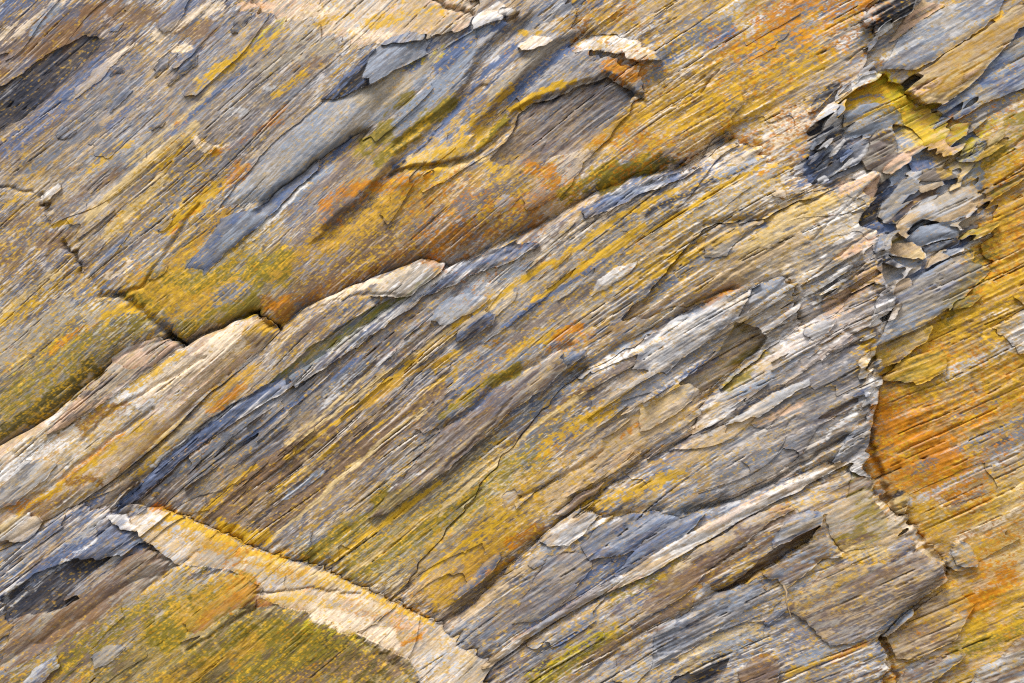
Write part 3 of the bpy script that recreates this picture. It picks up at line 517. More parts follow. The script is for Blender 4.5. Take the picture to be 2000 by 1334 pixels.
for rnd in range(4):
    comp = components(G2).ravel(); g = G2.ravel()
    uc, first, cnt = np.unique(comp, return_index=True, return_counts=True)
    lb = g[first]
    best = {}
    for a in range(uc.size):
        if lb[a] >= 0 and (lb[a] not in best or cnt[a] > cnt[best[lb[a]]]): best[lb[a]] = a
    newl = lb.copy()
    for a in range(uc.size):
        L_ = lb[a]
        if L_ < 0 or best[L_] == a: 
            if L_ >= 0 and cnt[a] < 40 and first[a] > 0 and g[first[a] - 1] >= 0: newl[a] = g[first[a] - 1]
            continue
        if cnt[a] > 350:
            if rnd >= 2:
                src = R[L_] if L_ < nR else pieces[L_ - nR]
                newl[a] = nR + len(pieces)
                if L_ < nR: pieces.append(dict(parent=L_, poly=None, dh=0.0, gx=0, gy=0, rd=0, rr=5, ramp=None, rough=None, name='layer', label=None, skirt=80, warp=1, tint=0.0))
                else: pieces.append({**src, 'label': None})
        elif g[first[a] - 1] >= 0: newl[a] = g[first[a] - 1]
        elif first[a] >= nS and g[first[a] - nS + 1] >= 0: newl[a] = g[first[a] - nS + 1]
    G2 = newl[np.searchsorted(uc, comp)].reshape(G2.shape).astype(np.int32)
cl = G2.ravel()[cell_ok]
lab[quad[:, 0]] = cl
# outlines drawn smooth instead of following the grid's steps
ea = np.concatenate([quad[:, [0, 1]], quad[:, [1, 2]], quad[:, [2, 3]], quad[:, [3, 0]]]); el_ = np.tile(cl, 4)
ek = np.minimum(ea[:, 0], ea[:, 1]) * np.int64(NV) + np.maximum(ea[:, 0], ea[:, 1])
eo = np.argsort(ek, kind='stable'); ek, el_ = ek[eo], el_[eo]
bd = (ek[1:] == ek[:-1]) & (el_[1:] != el_[:-1])
ba, bb = (ek[1:][bd] // NV), (ek[1:][bd] % NV)
deg = np.bincount(ba, minlength=NV) + np.bincount(bb, minlength=NV)
mv = deg > 0
for _ in range(2):
    for arr in (x, y):
        sm = np.bincount(ba, arr[bb], NV) + np.bincount(bb, arr[ba], NV)
        arr[mv] = (.45 * arr[mv] + .55 * sm[mv] / deg[mv]).astype(f32)
basereg = np.array(list(range(nR)) + [p['parent'] for p in pieces])
rb = basereg[el_[1:][bd]] != basereg[el_[:-1][bd]]
ba, bb = ba[rb], bb[rb]
deg = np.bincount(ba, minlength=NV) + np.bincount(bb, minlength=NV); mv = deg > 0
for _ in range(6):
    for arr in (x, y):
        sm = np.bincount(ba, arr[bb], NV) + np.bincount(bb, arr[ba], NV)
        arr[mv] = (.45 * arr[mv] + .55 * sm[mv] / deg[mv]).astype(f32)
ek = el_ = eo = ea = None

# ------------------------------------------------------------------ relief shared by all (px)
rough = np.ones(NV, f32)
for i, r in enumerate(R): rough[lab == i] = r['rough']
prough = np.array([r['rough'] for r in R] + [(p['rough'] if p['rough'] is not None else R[p['parent']]['rough']) for p in pieces], f32)
rough = prough[lab]
H = np.zeros(NV, f32)
NQ = fbm(s / 210, t / 75, 411, 3)
for zp, zk in (([(640, 130), (830, 70), (1000, 40), (1140, 60), (1010, 220), (900, 330), (760, 385), (600, 400), (500, 420)], .35), ([(-60, 640), (160, 590), (330, 650), (180, 745), (-60, 890)], .5), ([(250, 570), (400, 470), (560, 480), (520, 600), (360, 660)], .5),
               ([(1720, 100), (1860, 20), (1960, 0), (1830, 120), (1740, 150)], .5), ([(1420, 700), (1500, 650), (1520, 680), (1400, 780)], .4)):
    ii = bbox_idx(zp, 40); dz_, _ = pl_dist(xw[ii], yw[ii], zp, True); iz = in_poly(xw[ii], yw[ii], zp)
    rough[ii] *= 1 - (1 - zk) * sstep(-20, 20, np.where(iz, dz_, -dz_))
rough = rough * np.clip(.60 + .55 * NQ + .22 * NP, .06, 1.5)
for c, a in ((cA, 6.5), (cB, 5.0), (cC, 3.0), (cD, 1.3)):     # overlapping blades: sharp upper edge, feathered left end, broken right end
    H += a * rough * (c[2] * sstep(0, .6, c[5]) * (1.15 - c[4]) - .35)
H += rough * (0.6 * NS2 + 0.2 * NS3) + 1.2 * NS1 * (.4 + .6 * rough) + 5 * NB + 1.0 * n_iso * (0.4 + .6 * rough) + 0.16 * NG
# grooves between layers: thin dark partings
gr = sstep(.92, .96, cB[4]) * (cB[2] > .5) * 7 + sstep(.84, .92, cC[4]) * (cC[2] > .8) * 4 + sstep(.965, .985, cA[4]) * 14 * sstep(-.2, .3, NS1)
H -= gr * np.clip(rough * 1.5, .1, 1.2) * sstep(.5, .6, uP * .5 + uS1 * .5) * np.where(lab < nR + 0, 1, .8)
def groove(pts, wl_, wr_, dep, jit=1.0):       # wl_ upper-left side width, wr_ lower-right side width
    ii = bbox_idx(pts, 3 * max(wl_, wr_) + 10)
    px = x[ii] + (xh[ii] - x[ii]) * jit; py = y[ii] + (yh[ii] - y[ii]) * jit
    d, sd_ = pl_dist(px, py, pts)
    w = np.where(sd_ > 0, wr_, wl_)
    H[ii] -= dep * np.exp(-(d / w) ** 2)
# the long crevice: the upper mass turns under, the lower layers start sharply
HC = np.zeros(NV, f32)
ii = bbox_idx(V1, 260)
d, _ = pl_dist(x[ii] + 2.5 * n_iso[ii], y[ii] + 2.5 * vnoise(x[ii] / 24, y[ii] / 24, 5), V1)
HC[ii] = 20 * np.exp(-(d / 48)) + 20 * np.exp(-(d / 8))
UPPER = (A, A5, C, A2)
for g in [
    ([(1010, 45), (944, 105), (923, 147), (874, 224), (846, 252), (790, 301), (765, 332), (720, 385), (640, 450)], 26, 8, 24),
    ([(1140, 66), (1087, 91), (1017, 165), (985, 200), (930, 260)], 22, 8, 20),
    ([(1250, 186), (1210, 158), (1182, 147), (1140, 161), (1101, 178), (1077, 185), (1035, 200), (1007, 217), (993, 245), (965, 276), (916, 311), (825, 325), (765, 340)], 10, 3.0, 18),
    ([(706, 262), (640, 306), (575, 355), (515, 398)], 18, 7, 26),
    
    ([(800, 120), (700, 280), (640, 340)], 14, 12, 6),
    ([(940, 170), (850, 230), (780, 280)], 10, 6, 10),
    ([(0, 365), (70, 376)], 3, 3, 6), ([(85, 385), (100, 410)], 5, 5, 14), ([(125, 475), (150, 500), (160, 530)], 4, 4, 15), ([(200, 578), (245, 575)], 5, 4, 14),
    ([(230, 575), (280, 560), (300, 530), (350, 460), (390, 400)], 3, 4, 8),
    ([(330, 655), (360, 675)], 8, 6, 36), ([(500, 613), (545, 643)], 6, 6, 30), ([(240, 580), (290, 620), (335, 655)], 10, 8, 14),
    ([(355, 675), (430, 640), (500, 610)], 7, 4, 18),
    ([(840, -10), (870, 12), (905, 18), (920, 30)], 4, 4, 18), ([(980, 35), (990, 42), (1015, 30)], 3, 2, 12),
    ([(860, 838), (925, 800), (980, 748), (1088, 685), (1110, 680)], 9, 3, 12),
    ([(1115, 733), (1154, 716), (1245, 662), (1350, 606), (1430, 570)], 12, 3, 14),
    ([(1100, 750), (1118, 735), (1145, 722)], 8, 5, 14),
    ([(1372, 783), (1440, 724), (1496, 675), (1555, 637)], 16, 3, 14),
    ([(1375, 440), (1480, 431), (1560, 389)], 8, 2.5, 10), ([(1300, 500), (1375, 440)], 6, 2, 7),
    ([(1340, 1000), (1440, 975), (1500, 945), (1560, 910), (1650, 855)], 9, 3, 22),
    ([(1000, 1100), (1070, 1040), (1130, 992), (1170, 960)], 8, 2.5, 8),
    ([(1020, 972), (1090, 935), (1150, 905), (1180, 880)], 5, 2, 7), ([(1090, 1000), (1150, 955), (1180, 943)], 5, 2, 8),
    ([(1390, 1160), (1480, 1120), (1570, 1058)], 12, 3, 16), ([(1130, 1334), (1230, 1250), (1330, 1200), (1400, 1160)], 8, 3, 10),
    ([(1722, 1250), (1780, 1185), (1850, 1120)], 8, 4, 16), ([(1722, 1240), (1740, 1280), (1758, 1334)], 3, 4, 14),
    ([(330, 999), (430, 1040), (480, 1065), (640, 1120), (740, 1165), (862, 1224)], 4, 4, 4),
    ([(505, 1151), (560, 1150), (620, 1150), (700, 1160)], 2.5, 2.5, 6), ([(1700, 700), (1712, 760), (1700, 860), (1740, 990), (1850, 1110)], 5, 10, 12),
    ([(290, 1150), (390, 1075)], 4, 3, 5), ([(380, 1260), (430, 1230), (500, 1184)], 5, 4, 8), ([(1370, 180), (1400, 140)], 2.5, 2, 9), ([(1355, 165), (1372, 150)], 2, 2, 6),
    ([(1650, 120), (1690, 95)], 2, 2, 8), ([(1760, 170), (1775, 190), (1800, 203)], 3, 2, 10), ([(1775, 188), (1808, 163)], 2, 2, 9), ([(1845, 325), (1895, 300)], 2, 2, 10), ([(1830, 215), (1850, 228)], 2, 2, 8),
    ([(1345, 600), (1450, 520), (1530, 475)], 3, 2, 4), ([(1580, 470), (1690, 370)], 2, 1.6, 6), ([(1560, 560), (1700, 450)], 2, 1.6, 6), ([(1590, 600), (1715, 500)], 2, 1.6, 6),
    ([(1620, 690), (1680, 670)], 4, 3, 8), ([(1650, 645), (1662, 655)], 5, 5, 10), ([(1000, 780), (940, 850), (870, 910)], 3, 2, 5),
    ([(2000, 345), (1940, 375), (1900, 395)], 5, 2, 8), ([(1920, 330), (2000, 270)], 3, 2, 6), ([(1890, 250), (2000, 190)], 4, 2, 6),
    ([(1850, 705), (1850, 760)], 3, 3, 4), ([(1897, 735), (1900, 765)], 3, 3, 5),
    ([(540, 640), (620, 600), (720, 572), (800, 580)], 3, 3, 4), ([(170, 860), (230, 800), (330, 740), (400, 700)], 5, 3, 6), ([(30, 1000), (130, 930), (230, 850), (300, 800)], 4, 4, 6),
]: groove(*g)
def bump(cx, cy, rx, ry, amp, ang=0):
    c_, s_ = math.cos(math.radians(ang)), math.sin(math.radians(ang))
    u = (x - cx) * c_ - (y - cy) * s_; v = (x - cx) * s_ + (y - cy) * c_
    H[:] += amp * np.exp(-(u / rx) ** 2 - (v / ry) ** 2)
for b in [(160, 690, 170, 60, 10, 40), (900, 210, 130, 22, 12, 45), (1000, 160, 110, 20, 12, 45), (700, 200, 170, 26, 10, 45), (820, 330, 120, 22, 10, 30), (480, 650, 120, 40, 12, 35),
          (1850, 900, 120, 200, 22, 0), (1960, 600, 90, 120, 26, 0), (1700, 600, 26, 160, 16, 5), (1700, 760, 22, 120, 14, 0), (420, 1230, 200, 50, 10, 38), (1150, 1110, 150, 50, 8, 38),
          (1640, 220, 60, 20, 14, 20), (1800, 240, 60, 30, -16, 0), (600, 470, 200, 40, 12, 40), (900, 420, 200, 40, 10, 36), (300, 300, 260, 60, 8, 42), (1450, 180, 200, 60, 10, 37)]:
    bump(*b)
H += 0.15 * rough * vnoise(s / 5, t / 1.9, 61)

# ------------------------------------------------------------------ stone colour: streaked ramps, then stains and lichens with shapes of their own
NW = fbm(s / 240, t / 46, 33, 3)
q = 0.75 * NW + 0.6 * NS1 + 0.5 * NS2 + 0.2 * NS3 + 1.0 * (cB[2] - .5) + .7 * (cC[2] - .5) + .25 * (cD[2] - .5) + .55 * NP + 0.7 * (cA[2] - .5)
tint = np.array([0.0] * nR + [p.get('tint', 0) for p in pieces], f32)[lab]
q = q / q.std() + 0.9 * tint
q = 0.5 + 0.5 * np.tanh(0.8 * q)
COL = np.zeros((NV, 3), f32)
order = np.argsort(lab, kind='stable'); bounds = np.searchsorted(lab[order], np.arange(nR + len(pieces) + 1))
for pid in range(nR + len(pieces)):
    ii = order[bounds[pid]:bounds[pid + 1]]
    if ii.size == 0: continue
    d_ = R[pid] if pid < nR else pieces[pid - nR]
    ramp = d_['ramp'] or R[d_['parent']]['ramp']
    cs = np.stack([PAL[c] for c in ramp])
    qq_ = q[ii]
    if d_['name'] in ('shard', 'chip', 'splinter'): qq_ = np.clip(.5 + .55 * (qq_ - .5) + .25 * d_['tint'], 0, 1)
    f = qq_ * (len(ramp) - 1); k = np.clip(f.astype(np.int32), 0, len(ramp) - 2); f = (f - k)[:, None]
    f = sstep(.22, .78, f)
    COL[ii] = cs[k] * (1 - f) + cs[k + 1] * f
def stroke(color, amount, w, pts, tex='s', soft=.11):
    ii = bbox_idx(pts, w * 1.3 + 12)
    d, _ = pl_dist(xh[ii], yh[ii], pts)
    b = np.clip(1 - d / (w * 1.25), 0, 1); b = b * b * (3 - 2 * b)
    if tex == 's': n = .36 * uS2[ii] + .2 * uS1[ii] + .2 * uS3[ii] + .24 * uG[ii]
    elif tex == 'g': n = .5 * uG[ii] + .2 * uS3[ii] + .2 * uS2[ii] + .1 * uP[ii]
    else: n = .5 * uP[ii] + .3 * uS2[ii] + .2 * uG[ii]
    m = sstep(.5 - soft, .5 + soft, b * amount * 1.42 + (n - .5) * 1.15 * (b > 0) - .12) * sstep(0, .15, b)
    m = (m * min(1, .68 + .4 * amount) * np.where(CLEAN[ii], .06, np.where(HANDP[ii], .5, 1)))[:, None]
    COL[ii] = COL[ii] * (1 - m) + PAL[color] * (0.86 + .28 * uS3[ii] )[:, None] * m
# crisp flecks: splinters of differently stained stone, clumped
DUL = np.isin(regv, (D, J, B, M, L, YS))
FLK = np.array([1.0] * nR + [(.9 if p['poly'] is None else (.6 if p['name'] == 'blade' else (.10 if p['parent'] == N else .3))) for p in pieces], f32)
FLK[[A2, YS]] = .12; FLK[[J, B]] = .5; FLK[N] = .3
FLK = FLK[lab] * np.clip(.45 + .75 * uni(fbm(x / 170, y / 120, 211, 3)), .3, 1.15)
FLK[np.array([False] * nR + [p['name'] == 'slate_scar' for p in pieces])[lab]] = .12
CLEAN = np.array([False] * nR + [(p['poly'] is not None and p['rough'] is not None and p['rough'] <= .15) for p in pieces])[lab]
FLK[CLEAN] = .05
HANDP = np.array([False] * nR + [(p['poly'] is not None and p['name'] not in ('blade', 'layer', 'ledge_step')) for p in pieces])[lab]
for q_, (cname, sx_, sy_, thr, al, k_) in enumerate([('tan', 110, 8, .80, .65, 1), ('slate', 90, 7, .68, .75, .5), ('brown', 80, 6, .72, .7, .8), ('blue', 56, 4.4, .71, .8, .25), ('steel', 60, 4.2, .74, .8, .5), ('pbrown', 120, 9, .74, .7, .6),
        ('cream', 44, 3.2, .80, .8, 1), ('ochre', 30, 4, .80, .7, 1), ('yellow', 12, 3.4, .82, .8, 1), ('dark', 36, 2.6, .88, .7, .3), ('white', 24, 2.6, .87, .75, .8), ('blue', 20, 2.4, .84, .7, .4)]):
    nn = uni(fbm(s / sx_, t / sy_, 101 + 5 * q_, 3, .7) + .7 * fbm(x / 130, y / 130, 161 + 3 * q_, 2))
    m = sstep(thr, thr + .06, nn) * al * np.where(DUL, k_ * .6, .85) * FLK
    COL = COL * (1 - m[:, None]) + PAL[cname] * m[:, None]
def wash(color, amount, poly, soft=40):     # broad staining of the stone itself, keeps the grain
    ii = bbox_idx(poly, soft + 30)
    wx = x[ii] + 14 * n_iso[ii] + 1.2 * w_s[ii]; wy = y[ii] + 10 * NP[ii] - .9 * w_s[ii]
    d, _ = pl_dist(wx, wy, poly, True); ins = in_poly(wx, wy, poly)
    b = sstep(-soft, soft, np.where(ins, d, -d))
    m = b * amount * (.55 + .9 * (.5 * uS1[ii] + .3 * uP[ii] + .2 * uS2[ii])); m = (np.clip(m, 0, .92) * np.where(HANDP[ii], .06, 1))[:, None]
    c = COL[ii]; lum = c.mean(1); k = np.clip((lum / max(lum.mean(), 1e-4)) ** .8, .35, 2.0)[:, None]
    COL[ii] = c * (1 - m) + PAL[color] * k * m
for a in [
 ('brown', .5, [(-60, 80), (120, 20), (260, 0), (260, 60), (60, 220), (-60, 330)]), ('brown', .45, [(0, 300), (140, 220), (190, 260), (60, 340), (0, 350)]),
 ('pbrown', .3, [(300, 330), (560, 90), (640, 100), (640, 170), (420, 360), (330, 380)]), ('tan', .3, [(150, 460), (400, 230), (460, 240), (240, 480)]),
 ('olive', .5, [(250, 570), (380, 480), (500, 430), (560, 500), (520, 580), (350, 650)]), ('brown', .45, [(540, 590), (620, 420), (800, 370), (1000, 360), (1130, 390), (860, 500), (700, 545)]),
 ('ochre', .4, [(640, 470), (760, 370), (900, 320), (960, 350), (800, 440), (700, 500)]), ('olive', .38, [(-60, 720), (150, 600), (270, 590), (320, 650), (180, 740), (0, 860), (-60, 880)]),
 ('brown', .35, [(-60, 400), (80, 390), (150, 520), (40, 540), (-60, 560)]),
 ('pbrown', .45, [(260, 960), (480, 790), (760, 620), (860, 600), (860, 680), (600, 850), (420, 960)]), ('brown', .6, [(420, 1030), (560, 890), (740, 780), (860, 750), (840, 830), (640, 1000), (500, 1060)]),
 ('olive', .5, [(580, 1080), (800, 930), (1000, 830), (1100, 800), (1060, 900), (900, 1040), (760, 1150)]), ('ochre', .45, [(740, 1150), (900, 1030), (1060, 930), (1110, 960), (1000, 1080), (880, 1190)]),
 ('tan', .5, [(1060, 930), (1150, 830), (1340, 770), (1360, 840), (1200, 930), (1090, 990)]), ('greige', .4, [(1180, 480), (1400, 350), (1520, 330), (1480, 420), (1300, 520)]),
 ('sand', .45, [(1420, 530), (1560, 400), (1690, 350), (1710, 460), (1560, 560)]), ('pbrown', .35, [(1380, 960), (1480, 800), (1640, 700), (1680, 760), (1640, 860), (1500, 930)]), ('peach', .35, [(1560, 650), (1700, 520), (1730, 590), (1660, 680), (1540, 760)]),
 ('olive', .5, [(180, 1334), (330, 1180), (480, 1110), (520, 1180), (700, 1240), (780, 1300), (500, 1400)]), ('ochre', .4, [(1150, 290), (1290, 150), (1560, 80), (1640, 100), (1560, 200), (1330, 310)]),
 ('ochre', .45, [(1720, 700), (1900, 600), (1960, 400), (2100, 300), (2100, 800), (1900, 1000), (1730, 900)]), ('sand', .35, [(1780, 1000), (2000, 900), (2100, 1000), (2100, 1150), (1860, 1080)]), ('ochre', .4, [(1850, 1100), (2000, 1080), (2050, 1250), (1900, 1290), (1820, 1200)]),
 ('slate', .35, [(150, 330), (420, 100), (640, 100), (640, 190), (480, 330), (300, 420)]), ('pbrown', .35, [(330, 330), (500, 190), (620, 130), (600, 240), (470, 360)]), ('slate', .3, [(-60, 380), (100, 300), (220, 260), (120, 440), (-60, 540)]),
 ('steel', .5, [(840, 110), (900, 60), (1010, 50), (940, 140), (860, 210), (780, 270)]), ('slate', .45, [(1000, 190), (1100, 90), (1170, 110), (1060, 180)]), ('pgrey', .45, [(1440, 580), (1560, 470), (1690, 360), (1725, 470), (1730, 600), (1600, 700), (1480, 690)]), ('pgrey', .4, [(1400, 780), (1560, 660), (1710, 620), (1690, 860), (1560, 920), (1400, 960)]),
 ('greige', .4, [(900, 560), (1140, 430), (1330, 350), (1300, 500), (1100, 640), (940, 660)]), ('pgrey', .35, [(1150, 730), (1340, 630), (1440, 600), (1440, 680), (1260, 800)]), ('greige', .35, [(300, 960), (520, 800), (700, 680), (800, 640), (600, 820), (420, 960)]),
 ('steel', .35, [(1100, 1080), (1300, 1010), (1500, 960), (1300, 1070), (1120, 1170)]), ('pgrey', .3, [(1300, 1260), (1480, 1150), (1600, 1150), (1560, 1270), (1380, 1320)]),
 ('orange', .22, [(1710, 800), (1800, 780), (1900, 850), (1880, 960), (1780, 960), (1720, 900)]), ('slate', .4, [(1800, 920), (1990, 830), (2050, 880), (1880, 970)]), ('greige', .4, [(1800, 700), (1960, 640), (2050, 700), (1880, 780)]), ('orange', .2, [(1880, 1130), (1960, 1110), (1990, 1200), (1910, 1230)]),
 ('slate', .4, [(900, 1240), (1100, 1080), (1200, 1060), (1180, 1120), (960, 1270)]),
]: wash(*a)
